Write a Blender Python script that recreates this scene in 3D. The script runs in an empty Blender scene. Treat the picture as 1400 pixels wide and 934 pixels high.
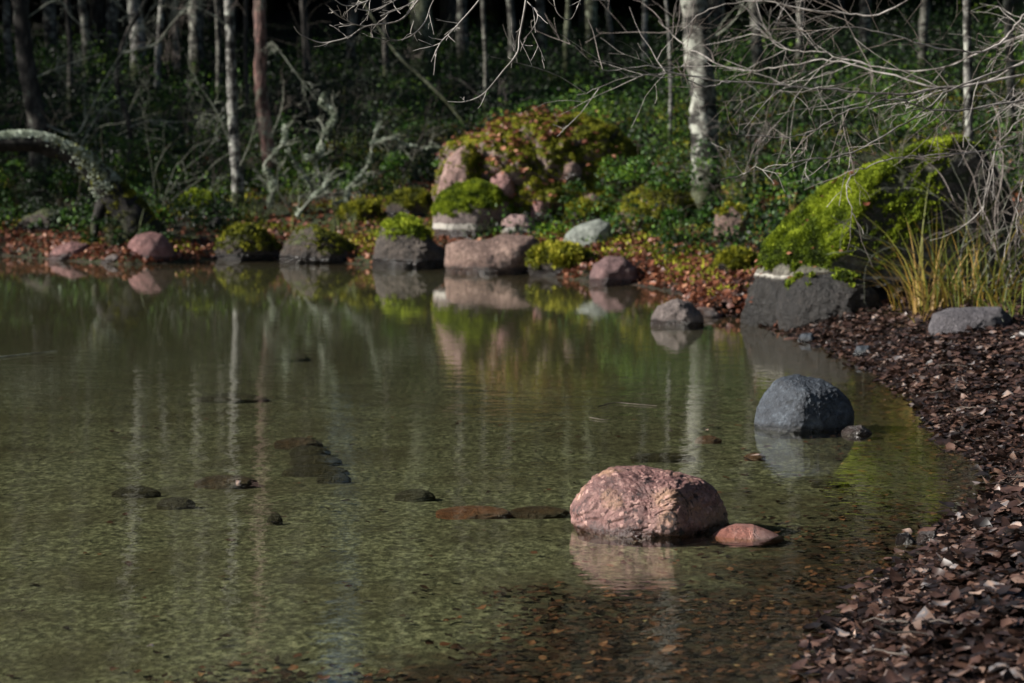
import bpy, bmesh, math
import numpy as np
from mathutils import Vector, Matrix

SC = bpy.context.scene
COL = SC.collection
RNG = np.random.default_rng(7)
# ------------------------------------------------------------------ camera model
F = 3293.0                       # focal length in photograph pixels (1400 wide)
CAMZ = 1.6
HOR = 175.0
PITCH = math.atan((467 - HOR) / F)
cp, sp = math.cos(PITCH), math.sin(PITCH)


def ray(px, py):
    a, b = (px - 700) / F, (467 - py) / F
    return np.array([a, cp + b * sp, -sp + b * cp])


def PZ(px, py, z=0.0):
    r = ray(px, py)
    t = (z - CAMZ) / r[2]
    return np.array([0, 0, CAMZ]) + r * t


def PY(px, py, Y):
    r = ray(px, py)
    return np.array([0, 0, CAMZ]) + r * (Y / r[1])


# ------------------------------------------------------------------ numpy noise
_perm = np.random.default_rng(3).permutation(512).astype(np.int64)
_grad = np.random.default_rng(4).normal(size=(512, 3))
_grad /= np.linalg.norm(_grad, axis=1)[:, None]


def perlin(p):
    p = np.asarray(p, float)
    i = np.floor(p).astype(np.int64)
    f = p - i
    w = f * f * f * (f * (f * 6 - 15) + 10)
    out = np.zeros(len(p))
    for dx in (0, 1):
        for dy in (0, 1):
            for dz in (0, 1):
                h = _perm[(_perm[(_perm[(i[:, 0] + dx) & 511] + i[:, 1] + dy) & 511] + i[:, 2] + dz) & 511]
                g = _grad[h]
                v = g[:, 0] * (f[:, 0] - dx) + g[:, 1] * (f[:, 1] - dy) + g[:, 2] * (f[:, 2] - dz)
                out += v * (w[:, 0] if dx else 1 - w[:, 0]) * (w[:, 1] if dy else 1 - w[:, 1]) * (w[:, 2] if dz else 1 - w[:, 2])
    return out * 1.5


def fbm(p, octaves=4, rough=0.5):
    s, a, o, t = 1.0, 1.0, 0, 0
    for k in range(octaves):
        o = o + a * perlin(np.asarray(p) * s + 17.3 * k)
        t += a
        s *= 2.03
        a *= rough
    return o / t


def smooth(a, b, x):
    t = np.clip((x - a) / (b - a), 0, 1)
    return t * t * (3 - 2 * t)


# ------------------------------------------------------------------ mesh helpers
def np_mesh(name, v, f, mat=None, attrs=None, smoothf=True):
    """v Nx3, f Mx3 or Mx4 (or a list of such arrays)."""
    fl = f if isinstance(f, list) else [f]
    fl = [np.asarray(x, np.int32) for x in fl if len(x)]
    me = bpy.data.meshes.new(name)
    v = np.asarray(v, np.float32)
    me.vertices.add(len(v))
    me.vertices.foreach_set('co', v.ravel())
    loops = np.concatenate([x.ravel() for x in fl])
    tot = np.concatenate([np.full(len(x), x.shape[1], np.int32) for x in fl])
    start = np.concatenate([[0], np.cumsum(tot)[:-1]]).astype(np.int32)
    me.loops.add(len(loops))
    me.loops.foreach_set('vertex_index', loops)
    me.polygons.add(len(tot))
    me.polygons.foreach_set('loop_start', start)
    me.polygons.foreach_set('loop_total', tot)
    if smoothf:
        me.polygons.foreach_set('use_smooth', np.ones(len(tot), bool))
    me.update(calc_edges=True)
    for k, a in (attrs or {}).items():
        at = me.attributes.new(k, 'FLOAT', 'POINT')
        at.data.foreach_set('value', np.asarray(a, np.float32))
    if mat:
        me.materials.append(mat)
    return me


def link(name, me, parent=None, loc=(0, 0, 0)):
    o = bpy.data.objects.new(name, me)
    COL.objects.link(o)
    o.location = loc
    if parent:
        o.parent = parent
    return o


def tag(o, label=None, cat=None, group=None, kind=None):
    if label:
        o['label'] = label
    if cat:
        o['category'] = cat
    if group:
        o['group'] = group
    if kind:
        o['kind'] = kind
    return o


def empty(name, loc, label, cat, group=None):
    o = bpy.data.objects.new(name, None)
    o.empty_display_size = 0.2
    COL.objects.link(o)
    o.location = loc
    return tag(o, label, cat, group)


# ------------------------------------------------------------------ materials
class NT:
    def __init__(s, name):
        s.m = bpy.data.materials.new(name)
        s.m.use_nodes = True
        s.t = s.m.node_tree
        s.t.nodes.clear()
        s.out = s.t.nodes.new('ShaderNodeOutputMaterial')
        s.co = None

    def n(s, typ, props=None, **inp):
        nd = s.t.nodes.new('ShaderNode' + typ)
        for k, v in (props or {}).items():
            setattr(nd, k, v)
        for k, v in inp.items():
            k = k.replace('_', ' ')
            s.set(nd.inputs[int(k[1:])] if (k[0] == 'i' and k[1:].isdigit()) else nd.inputs[k], v)
        return nd

    def set(s, sock, v):
        if isinstance(v, bpy.types.NodeSocket):
            s.t.links.new(v, sock)
        elif isinstance(v, bpy.types.Node):
            s.t.links.new(v.outputs[0], sock)
        else:
            if sock.type == 'RGBA' and len(v) == 3:
                v = (*v, 1)
            sock.default_value = v

    def obj(s):
        if not s.co:
            s.co = s.n('TexCoord')
        return s.co.outputs['Object']

    def noise(s, scale, detail=4, rough=0.6, vec=None, stretch=None, dist=0.0):
        v = vec if vec is not None else s.obj()
        if stretch:
            v = s.n('Mapping', Vector=v, Scale=stretch).outputs[0]
        return s.n('TexNoise', Vector=v, Scale=scale, Detail=detail, Roughness=rough, Distortion=dist).outputs['Fac']

    def ramp(s, fac, stops):
        r = s.n('ValToRGB', Fac=fac)
        e = r.color_ramp.elements
        while len(e) < len(stops):
            e.new(0.5)
        for x, (p, c) in zip(e, stops):
            x.position = p
            x.color = (*c, 1) if len(c) == 3 else c
        return r.outputs[0]

    def rng(s, fac, a, b, lo=0.0, hi=1.0):
        return s.n('MapRange', {'interpolation_type': 'SMOOTHSTEP'}, Value=fac, From_Min=a, From_Max=b, To_Min=lo, To_Max=hi).outputs[0]

    def mix(s, f, a, b):
        m = s.n('Mix', {'data_type': 'RGBA'})
        s.set(m.inputs[0], f)
        s.set(m.inputs[6], a)
        s.set(m.inputs[7], b)
        return m.outputs[2]

    def math(s, op, a, b=0.0):
        m = s.n('Math', {'operation': op})
        s.set(m.inputs[0], a)
        s.set(m.inputs[1], b)
        return m.outputs[0]

    def bump(s, h, strength, dist, normal=None):
        b = s.n('Bump', Height=h, Strength=strength, Distance=dist)
        if normal is not None:
            s.set(b.inputs['Normal'], normal)
        return b.outputs[0]

    def done(s, col, rough=0.7, normal=None, spec=0.4, trans=0.0):
        b = s.n('BsdfPrincipled', Base_Color=col, Roughness=rough)
        b.inputs['Specular IOR Level'].default_value = spec
        if normal is not None:
            s.set(b.inputs['Normal'], normal)
        sh = b.outputs[0]
        if trans:
            t = s.n('BsdfTranslucent', Color=col)
            sh = s.n('MixShader', i0=trans, i1=sh, i2=t.outputs[0]).outputs[0]
        s.t.links.new(sh, s.out.inputs[0])
        return s.m


def rock_mat(name, c_dark, c_mid, c_light, speck=0.4, band=None, wet=None, wetmul=(0.26, 0.235, 0.22), tint=None, wetrough=0.25, scale=1.0, moss=None, rough=0.75, bump=0.07):
    t = NT(name)
    big = t.noise(2.2 * scale, 5, 0.6)
    mid = t.noise(9 * scale, 6, 0.65, dist=0.6)
    col = t.ramp(t.math('ADD', t.math('MULTIPLY', big, 0.5), t.math('MULTIPLY', mid, 0.5)),
                 [(0.33, c_dark), (0.5, c_mid), (0.66, c_light)])
    if tint:
        col = t.mix(t.rng(t.noise(3.4 * scale, 4, 0.6), 0.5, 0.68, 0, 0.8), col, tint)
    sp_ = t.n('TexVoronoi', Vector=t.obj(), Scale=46 * scale)
    fine = t.noise(60 * scale, 3, 0.7)
    col = t.mix(t.rng(fine, 0.52, 0.72, 0, speck), col, tuple(x * 0.25 for x in c_dark))
    col = t.mix(t.rng(sp_.outputs['Color'], 0.72, 0.95, 0, speck * 0.8), col, tuple(min(0.6, x * 1.5) for x in c_light))
    blot = t.noise(13 * scale, 4, 0.6)
    col = t.mix(t.rng(blot, 0.57, 0.66, 0, min(0.95, speck * 1.4)), col, tuple(x * 0.35 for x in c_dark))
    r = rough
    z = t.n('SeparateXYZ', Vector=t.obj()).outputs[2]
    wob = t.noise(7, 3)
    zz = t.math('ADD', z, t.math('MULTIPLY', t.math('SUBTRACT', wob, 0.5), 0.05))
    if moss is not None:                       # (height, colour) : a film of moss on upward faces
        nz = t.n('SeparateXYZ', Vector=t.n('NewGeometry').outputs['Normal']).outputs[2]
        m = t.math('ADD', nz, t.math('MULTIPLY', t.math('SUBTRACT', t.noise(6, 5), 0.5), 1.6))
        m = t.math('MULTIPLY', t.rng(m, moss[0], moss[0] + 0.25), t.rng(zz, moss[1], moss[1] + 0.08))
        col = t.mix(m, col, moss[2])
    if band is not None:
        b = t.math('MULTIPLY', t.rng(zz, band[0], band[0] + 0.012), t.rng(zz, band[1], band[1] + 0.012, 1, 0))
        b = t.math('MULTIPLY', b, t.rng(t.noise(10, 4), 0.28, 0.55, 0.35, 0.95))
        col = t.mix(b, col, (0.42, 0.40, 0.35))
    if wet is not None:
        w = t.rng(zz, wet, wet + 0.035, 1, 0)
        col = t.mix(w, col, t.n('Mix', {'data_type': 'RGBA', 'blend_type': 'MULTIPLY'}, i0=1.0, i6=col, i7=wetmul).outputs[2])
        r = t.rng(zz, wet, wet + 0.035, wetrough, rough)
    h = t.math('ADD', t.math('MULTIPLY', t.noise(16 * scale, 8, 0.68, dist=0.4), 1.0), t.math('MULTIPLY', fine, 0.35))
    nrm = t.bump(h, 0.8, bump)
    return t.done(col, r, nrm, 0.45)


def tint_mat(name, stops, rough=0.6, trans=0.0, spec=0.4):
    t = NT(name)
    a = t.n('Attribute', {'attribute_name': 'tint'}).outputs['Fac']
    return t.done(t.ramp(a, stops), rough, None, spec, trans)


def bark_mat(name, base, dark, lichen, horiz=True, moss_h=0.5, lich_amt=0.55, moss=(0.032, 0.038, 0.012)):
    t = NT(name)
    st = (1, 1, 0.35)
    a = t.noise(11, 6, 0.7, stretch=(1, 1, 0.5), dist=0.4)
    col = t.mix(t.rng(a, 0.4, 0.6), dark, base)
    l = t.noise(6, 6, 0.7)
    col = t.mix(t.rng(l, 0.62 - lich_amt * 0.2, 0.68 - lich_amt * 0.1, 0, 0.9), col, lichen)
    d = t.noise(3.2, 5, 0.65, stretch=(1, 1, 2.2) if horiz else (2, 2, 0.5))
    col = t.mix(t.rng(d, 0.5, 0.57, 0, 0.92), col, tuple(x * 0.6 for x in dark))
    z = t.n('SeparateXYZ', Vector=t.obj()).outputs[2]
    mz = t.math('ADD', z, t.math('MULTIPLY', t.math('SUBTRACT', t.noise(5, 4), 0.5), 1.2))
    col = t.mix(t.rng(mz, moss_h * 0.4, moss_h, 0.85, 0), col, moss)
    h = t.noise(22, 6, 0.7, stretch=st)
    return t.done(col, 0.85, t.bump(h, 0.7, 0.03), 0.25)


def plain(name, a, b, scale=8, rough=0.8, bump=0.4, spec=0.3):
    t = NT(name)
    n = t.noise(scale, 5, 0.65)
    return t.done(t.ramp(n, [(0.35, a), (0.65, b)]), rough, t.bump(t.noise(scale * 4, 4), bump, 0.01), spec)


M = {}
M['moss'] = tint_mat('moss_tufts', [(0.0, (0.014, 0.022, 0.005)), (0.4, (0.07, 0.105, 0.008)), (0.75, (0.18, 0.235, 0.012)), (1, (0.32, 0.38, 0.03))], 0.8, 0.25, 0.2)
M['moss_yellow'] = tint_mat('moss_olive_tufts', [(0.0, (0.02, 0.024, 0.006)), (0.4, (0.09, 0.1, 0.009)), (0.75, (0.235, 0.235, 0.014)), (1, (0.38, 0.34, 0.04))], 0.8, 0.25, 0.2)
M['lichen'] = tint_mat('lichen_flakes', [(0.0, (0.05, 0.06, 0.04)), (0.4, (0.24, 0.28, 0.2)), (1, (0.55, 0.6, 0.5))], 0.9, 0.1, 0.15)
M['leaf_dark'] = tint_mat('wet_leaf_litter', [(0, (0.008, 0.006, 0.005)), (0.3, (0.025, 0.014, 0.011)), (0.5, (0.05, 0.026, 0.019)), (0.66, (0.10, 0.054, 0.038)), (0.8, (0.165, 0.11, 0.085)), (0.9, (0.12, 0.117, 0.122)), (1, (0.36, 0.25, 0.19))], 0.42, 0.06, 0.4)
M['leaf_red'] = tint_mat('russet_leaf_litter', [(0, (0.02, 0.008, 0.005)), (0.4, (0.09, 0.026, 0.013)), (0.75, (0.2, 0.07, 0.033)), (1, (0.38, 0.19, 0.11))], 0.5, 0.15, 0.4)
M['leaf_sunk'] = tint_mat('sunken_leaves', [(0, (0.008, 0.005, 0.003)), (0.5, (0.034, 0.015, 0.009)), (0.8, (0.11, 0.046, 0.026)), (0.93, (0.19, 0.10, 0.06)), (1, (0.27, 0.24, 0.15))], 0.6, 0.0, 0.3)
M['green'] = tint_mat('undergrowth_leaves', [(0, (0.004, 0.008, 0.003)), (0.4, (0.010, 0.028, 0.005)), (0.7, (0.045, 0.12, 0.012)), (1, (0.17, 0.27, 0.022))], 0.55, 0.3, 0.3)
M['needle'] = tint_mat('spruce_needles', [(0, (0.006, 0.011, 0.006)), (1, (0.022, 0.034, 0.013))], 0.7, 0.1, 0.2)
M['grass'] = tint_mat('reed_blades', [(0, (0.05, 0.075, 0.012)), (0.4, (0.13, 0.14, 0.02)), (0.7, (0.28, 0.17, 0.03)), (1, (0.36, 0.24, 0.1))], 0.55, 0.3, 0.3)
M['birch'] = bark_mat('grey_alder_bark', (0.22, 0.215, 0.195), (0.022, 0.02, 0.017), (0.34, 0.35, 0.30))
M['birch_dark'] = bark_mat('mottled_alder_bark', (0.15, 0.145, 0.125), (0.014, 0.012, 0.010), (0.33, 0.34, 0.29), lich_amt=0.75, moss_h=0.6)
M['birch_dim'] = bark_mat('dim_bark', (0.10, 0.096, 0.08), (0.02, 0.018, 0.015), (0.2, 0.205, 0.17), moss_h=0.5)  # darker grey bark for far trunks; forest dimness put into the colour
M['mossbark'] = bark_mat('mossy_bark', (0.15, 0.16, 0.10), (0.03, 0.033, 0.018), (0.26, 0.28, 0.2), moss_h=0.9)
M['redbark'] = bark_mat('pink_pine_bark', (0.23, 0.125, 0.105), (0.07, 0.042, 0.036), (0.24, 0.24, 0.18), horiz=False, lich_amt=0.6)
M['darkbark'] = bark_mat('dark_spruce_bark', (0.05, 0.045, 0.038), (0.016, 0.014, 0.012), (0.09, 0.1, 0.08), horiz=False, lich_amt=0.3)
M['blackbark'] = bark_mat('black_wet_bark', (0.022, 0.019, 0.016), (0.007, 0.006, 0.005), (0.05, 0.055, 0.035), horiz=False, lich_amt=0.15, moss=(0.02, 0.024, 0.006))
M['twig_pale'] = plain('pale_twig_bark', (0.06, 0.05, 0.043), (0.40, 0.37, 0.34), 5, 0.6)
M['twig_mid'] = plain('brown_grey_twig_bark', (0.07, 0.055, 0.048), (0.22, 0.19, 0.17), 5, 0.6)
M['twig_grey'] = plain('lichened_twig_bark', (0.07, 0.07, 0.055), (0.24, 0.26, 0.2), 9, 0.8)
M['twig_dark'] = plain('dark_twig_bark', (0.03, 0.024, 0.02), (0.11, 0.09, 0.075), 10, 0.8)
M['bush_grey'] = plain('dull_bush_bark', (0.03, 0.03, 0.022), (0.13, 0.14, 0.105), 5, 0.8)
M['bush_dark'] = plain('dark_bush_bark', (0.015, 0.012, 0.009), (0.05, 0.042, 0.032), 8, 0.8)
M['stem'] = plain('shrub_stem', (0.03, 0.025, 0.012), (0.07, 0.06, 0.03), 10)

# ------------------------------------------------------------------ shoreline and terrain
SHORE_PX = [(0, 349), (60, 354), (110, 358), (170, 362), (240, 360), (300, 354), (390, 355), (500, 362), (610, 363), (720, 372),
            (800, 385), (870, 390), (930, 402), (965, 432), (1020, 432), (1075, 455), (1150, 482), (1205, 510), (1262, 548),
            (1285, 590), (1345, 630), (1378, 660), (1345, 692), (1272, 732), (1245, 778), (1185, 828), (1136, 885), (1140, 940)]
LAKE = [(-90, -30), (-90, 8), (-40, 12), (-22, 15), (-13, 20), (-9.5, 26.0), (-7.6, 29.3)]  # left land point is added, unseen, to carry the shade spruces
LAKE += [tuple(PZ(a, b)[:2]) for a, b in SHORE_PX]
LAKE += [(0.98, 5.8), (0.4, 4.6), (-1.2, 3.6), (-5, 2.4), (-14, -2), (-40, -20), (-60, -30)]
LAKE = np.array(LAKE)


def sdist(x, y):
    """distance to the shoreline, positive on land"""
    x = np.atleast_1d(np.asarray(x, float)).ravel()
    y = np.atleast_1d(np.asarray(y, float)).ravel()
    best = np.full(len(x), 1e9)
    inside = np.zeros(len(x), bool)
    n = len(LAKE)
    for i in range(n):
        ax, ay = LAKE[i]
        bx, by = LAKE[(i + 1) % n]
        ex, ey = bx - ax, by - ay
        t = np.clip(((x - ax) * ex + (y - ay) * ey) / (ex * ex + ey * ey + 1e-12), 0, 1)
        best = np.minimum(best, np.hypot(x - ax - t * ex, y - ay - t * ey))
        c = (ay > y) != (by > y)
        with np.errstate(divide='ignore', invalid='ignore'):
            xi = (bx - ax) * (y - ay) / (by - ay + 1e-15) + ax
        inside ^= c & (x < xi)
    return np.where(inside, -best, best)


def terrain(x, y, full=False):
    x = np.atleast_1d(np.asarray(x, float)).ravel()
    y = np.atleast_1d(np.asarray(y, float)).ravel()
    d = sdist(x, y)
    n = fbm(np.c_[x * 0.9, y * 0.9, x * 0 + 3.1], 4)
    n2 = fbm(np.c_[x * 4.5, y * 4.5, x * 0 + 9.1], 3)
    d2 = d + 0.10 * n2 * smooth(0.6, 0.0, np.abs(d))
    s = 0.13 + 0.075 * smooth(17, 26, y)
    dp = np.maximum(d2, 0)
    land = s * np.minimum(dp, 11) + 0.11 * np.maximum(dp - 11, 0) - 0.07 * np.maximum(dp - 40, 0)
    land = land + 0.05 * smooth(0, 0.2, dp) + (0.22 * n * smooth(0.3, 4, dp) + 0.03 * n2 * smooth(0, .3, dp))
    q = np.maximum(-d2, 0)
    bed = -(0.03 * (1 - np.exp(-q / 0.25)) + 0.011 * np.minimum(q, 8)) + 0.012 * n2 * smooth(0.2, 1, q)
    z = np.where(d2 > 0, land, bed)
    return (z, d) if full else z


def G(px, py, floor0=True):
    """where the sight line through a pixel meets the ground (or the water)"""
    r = ray(px, py)
    t = np.concatenate([np.arange(4, 40, 0.02), np.arange(40, 90, 0.1)])
    p = np.array([0, 0, CAMZ])[None] + r[None] * t[:, None]
    z = terrain(p[:, 0], p[:, 1])
    if floor0:
        z = np.maximum(z, 0)
    k = np.argmax(p[:, 2] <= z)
    if p[k, 2] > z[k]:
        k = len(t) - 1
    return np.array([p[k, 0], p[k, 1], z[k]])


def axis(segs):
    out = []
    for a, b, st in segs:
        out.append(np.arange(a, b, st))
    return np.concatenate(out + [[segs[-1][1]]])


gx = axis([(-400, -100, 60), (-100, -20, 8), (-20, -9, 0.6), (-9, 9, 0.085), (9, 20, 0.6), (20, 100, 8), (100, 400, 60)])
gy = axis([(-300, -60, 60), (-60, -10, 6), (-10, 5, 0.6), (5, 22, 0.075), (22, 46, 0.13), (46, 80, 1.2), (80, 140, 6), (140, 500, 60)])
X, Y = np.meshgrid(gx, gy)
tz, td = terrain(X, Y, True)
nx, ny = len(gx), len(gy)
idx = np.arange(nx * ny).reshape(ny, nx)
quads = np.stack([idx[:-1, :-1], idx[:-1, 1:], idx[1:, 1:], idx[1:, :-1]], -1).reshape(-1, 4)

# ground material: gravel lake bed / dark leaf mould / mossy forest floor
t = NT('lakeside_ground')
geo = t.n('NewGeometry')
P = geo.outputs['Position']
da = t.n('Attribute', {'attribute_name': 'shore'}).outputs['Fac']
yy = t.n('SeparateXYZ', Vector=P).outputs[1]
bn = t.noise(1.1, 5, 0.6, vec=P)
bg = t.noise(34, 7, 0.78, vec=P, stretch=(1, 0.6, 1))
bp = t.n('TexVoronoi', Vector=P, Scale=24.0)
bed = t.ramp(bg, [(0.38, (0.024, 0.026, 0.017)), (0.5, (0.112, 0.12, 0.078)), (0.61, (0.31, 0.325, 0.23))])
bed = t.mix(t.rng(bn, 0.42, 0.66, 0, 0.6), bed, (0.065, 0.058, 0.034))
bed = t.mix(t.rng(t.noise(3.3, 5, 0.65, vec=P), 0.5, 0.66, 0, 0.65), bed, (0.04, 0.037, 0.022))
bed = t.mix(t.rng(bp.outputs['Color'], 0.8, 0.95, 0, 0.5), bed, (0.028, 0.022, 0.012))
pk = t.math('ADD', yy, t.math('MULTIPLY', t.math('SUBTRACT', bn, 0.5), 5.0))
xx_ = t.n('SeparateXYZ', Vector=P).outputs[0]
bed = t.mix(t.rng(t.math('ADD', yy, t.math('MULTIPLY', bn, 3.0)), 11.5, 20.0, 0, 0.8), bed, t.mix(bn, (0.016, 0.015, 0.008), (0.05, 0.046, 0.022)))  # far bed darkened in colour so the mirrored forest dominates
pn = t.math('MULTIPLY', t.math('SUBTRACT', bn, 0.5), 3.2)
brown = t.math('SUBTRACT', t.math('ADD', t.math('ADD', 8.1, pn), t.math('MULTIPLY', xx_, 1.25)), yy)
brown = t.rng(brown, -0.4, 0.6, 0, 0.94)
edge = t.rng(da, -1.1, -0.1, 0, 0.85)
brown = t.math('MAXIMUM', brown, edge)
bedb = t.ramp(t.noise(17, 6, 0.7, vec=P), [(0.38, (0.006, 0.004, 0.003)), (0.52, (0.026, 0.014, 0.008)), (0.66, (0.09, 0.042, 0.022))])
bed = t.mix(brown, bed, bedb)
land = t.ramp(t.noise(9, 6, 0.7, vec=P), [(0.35, (0.008, 0.006, 0.005)), (0.55, (0.024, 0.017, 0.013)), (0.7, (0.05, 0.034, 0.024))])
moss = t.ramp(t.noise(7, 5, 0.7, vec=P), [(0.35, (0.010, 0.014, 0.005)), (0.55, (0.028, 0.036, 0.009)), (0.7, (0.055, 0.06, 0.014))])
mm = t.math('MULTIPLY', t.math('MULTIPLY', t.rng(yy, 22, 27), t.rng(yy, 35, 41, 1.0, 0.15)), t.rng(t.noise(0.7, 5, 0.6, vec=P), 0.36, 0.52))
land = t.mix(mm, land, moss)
land = t.mix(t.rng(yy, 33, 40, 0, 0.8), land, t.ramp(t.noise(3, 6, 0.7, vec=P), [(0.35, (0.004, 0.005, 0.003)), (0.65, (0.014, 0.016, 0.006))]))  # deep forest floor darkened in colour, in place of tree shade
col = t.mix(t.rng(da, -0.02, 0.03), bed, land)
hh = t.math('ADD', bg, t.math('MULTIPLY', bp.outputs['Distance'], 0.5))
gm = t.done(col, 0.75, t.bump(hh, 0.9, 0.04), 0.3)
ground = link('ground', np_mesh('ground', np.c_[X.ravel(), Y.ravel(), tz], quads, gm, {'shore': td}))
tag(ground, 'dark leaf mould bank and mossy forest floor, running under the shallow lake as gravel', 'ground', kind='structure')

# water: one still surface with faint ripples; bed lit through it
t = NT('shallow_water')
P = t.n('NewGeometry').outputs['Position']
w1 = t.noise(5.0, 3, 0.5, vec=P, stretch=(0.8, 1, 1))
w2 = t.noise(22, 3, 0.55, vec=P, stretch=(0.7, 1, 1))
calm = t.rng(t.noise(0.35, 3, 0.5, vec=P), 0.35, 0.65, 0.4, 1.0)
calm = t.math('MULTIPLY', calm, t.rng(t.n('SeparateXYZ', Vector=P).outputs[1], 9.0, 21.0, 1.0, 0.16))
h = t.math('MULTIPLY', t.math('ADD', w1, t.math('MULTIPLY', w2, 0.22)), calm)
nrm = t.bump(h, 0.115, 0.05)
gl = t.n('BsdfGlossy', Color=(1, 1, 1), Roughness=0.0, Normal=nrm)
tr = t.n('BsdfTransparent', Color=(0.88, 0.875, 0.71))
dt = t.n('VectorMath', {'operation': 'DOT_PRODUCT'}, i0=t.n('NewGeometry').outputs['Incoming'], i1=nrm).outputs['Value']
om = t.math('SUBTRACT', 1.0, t.math('ABSOLUTE', dt))
fr = t.math('ADD', 0.02, t.math('MULTIPLY', t.math('POWER', om, 5.0), 0.98))
sh = t.n('MixShader', i0=fr, i1=tr.outputs[0], i2=gl.outputs[0])
t.t.links.new(sh.outputs[0], t.out.inputs[0])
wv = np.array([(-88, -29, 0), (12, -29, 0), (12, 34, 0), (-88, 34, 0)], float)
water = link('water', np_mesh('water', wv, np.array([[0, 1, 2, 3]]), t.m))
tag(water, 'clear shallow lake water mirroring the forest', 'water', kind='structure')

# ------------------------------------------------------------------ rocks
_ico = {}


def ico(sub):
    if sub not in _ico:
        bm = bmesh.new()
        bmesh.ops.create_icosphere(bm, subdivisions=sub, radius=1)
        v = np.array([q.co[:] for q in bm.verts])
        f = np.array([[q.index for q in p.verts] for p in bm.faces])
        bm.free()
        _ico[sub] = (v / np.linalg.norm(v, axis=1)[:, None], f)
    return _ico[sub]


def normals(v, f):
    fn = np.cross(v[f[:, 1]] - v[f[:, 0]], v[f[:, 2]] - v[f[:, 0]])
    vn = np.zeros_like(v)
    for k in range(3):
        np.add.at(vn, f[:, k], fn)
    return vn / (np.linalg.norm(vn, axis=1)[:, None] + 1e-12), fn


def tufts(pos, nor, length, width, tint, rng, blades=2, spread=0.7):
    """little pointed blades standing on a surface"""
    n = len(pos) * blades
    p = np.repeat(pos, blades, 0) + rng.normal(size=(n, 3)) * length * 0.35
    d = np.repeat(nor, blades, 0) + rng.normal(size=(n, 3)) * spread
    d /= np.linalg.norm(d, axis=1)[:, None]
    s = np.cross(d, rng.normal(size=(n, 3)))
    s /= np.linalg.norm(s, axis=1)[:, None] + 1e-9
    L = length * rng.uniform(0.5, 1.2, (n, 1))
    W = width * rng.uniform(0.6, 1.2, (n, 1))
    v = np.stack([p - d * L * 0.3, p + s * W + d * L * 0.3, p + d * L, p - s * W + d * L * 0.3], 1).reshape(-1, 3)
    f = np.arange(4 * n).reshape(n, 4)
    tt = np.repeat(np.clip(np.repeat(tint, blades) + rng.normal(size=n) * 0.13, 0, 1), 4)
    return v, f, tt


SURF = {}


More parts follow.
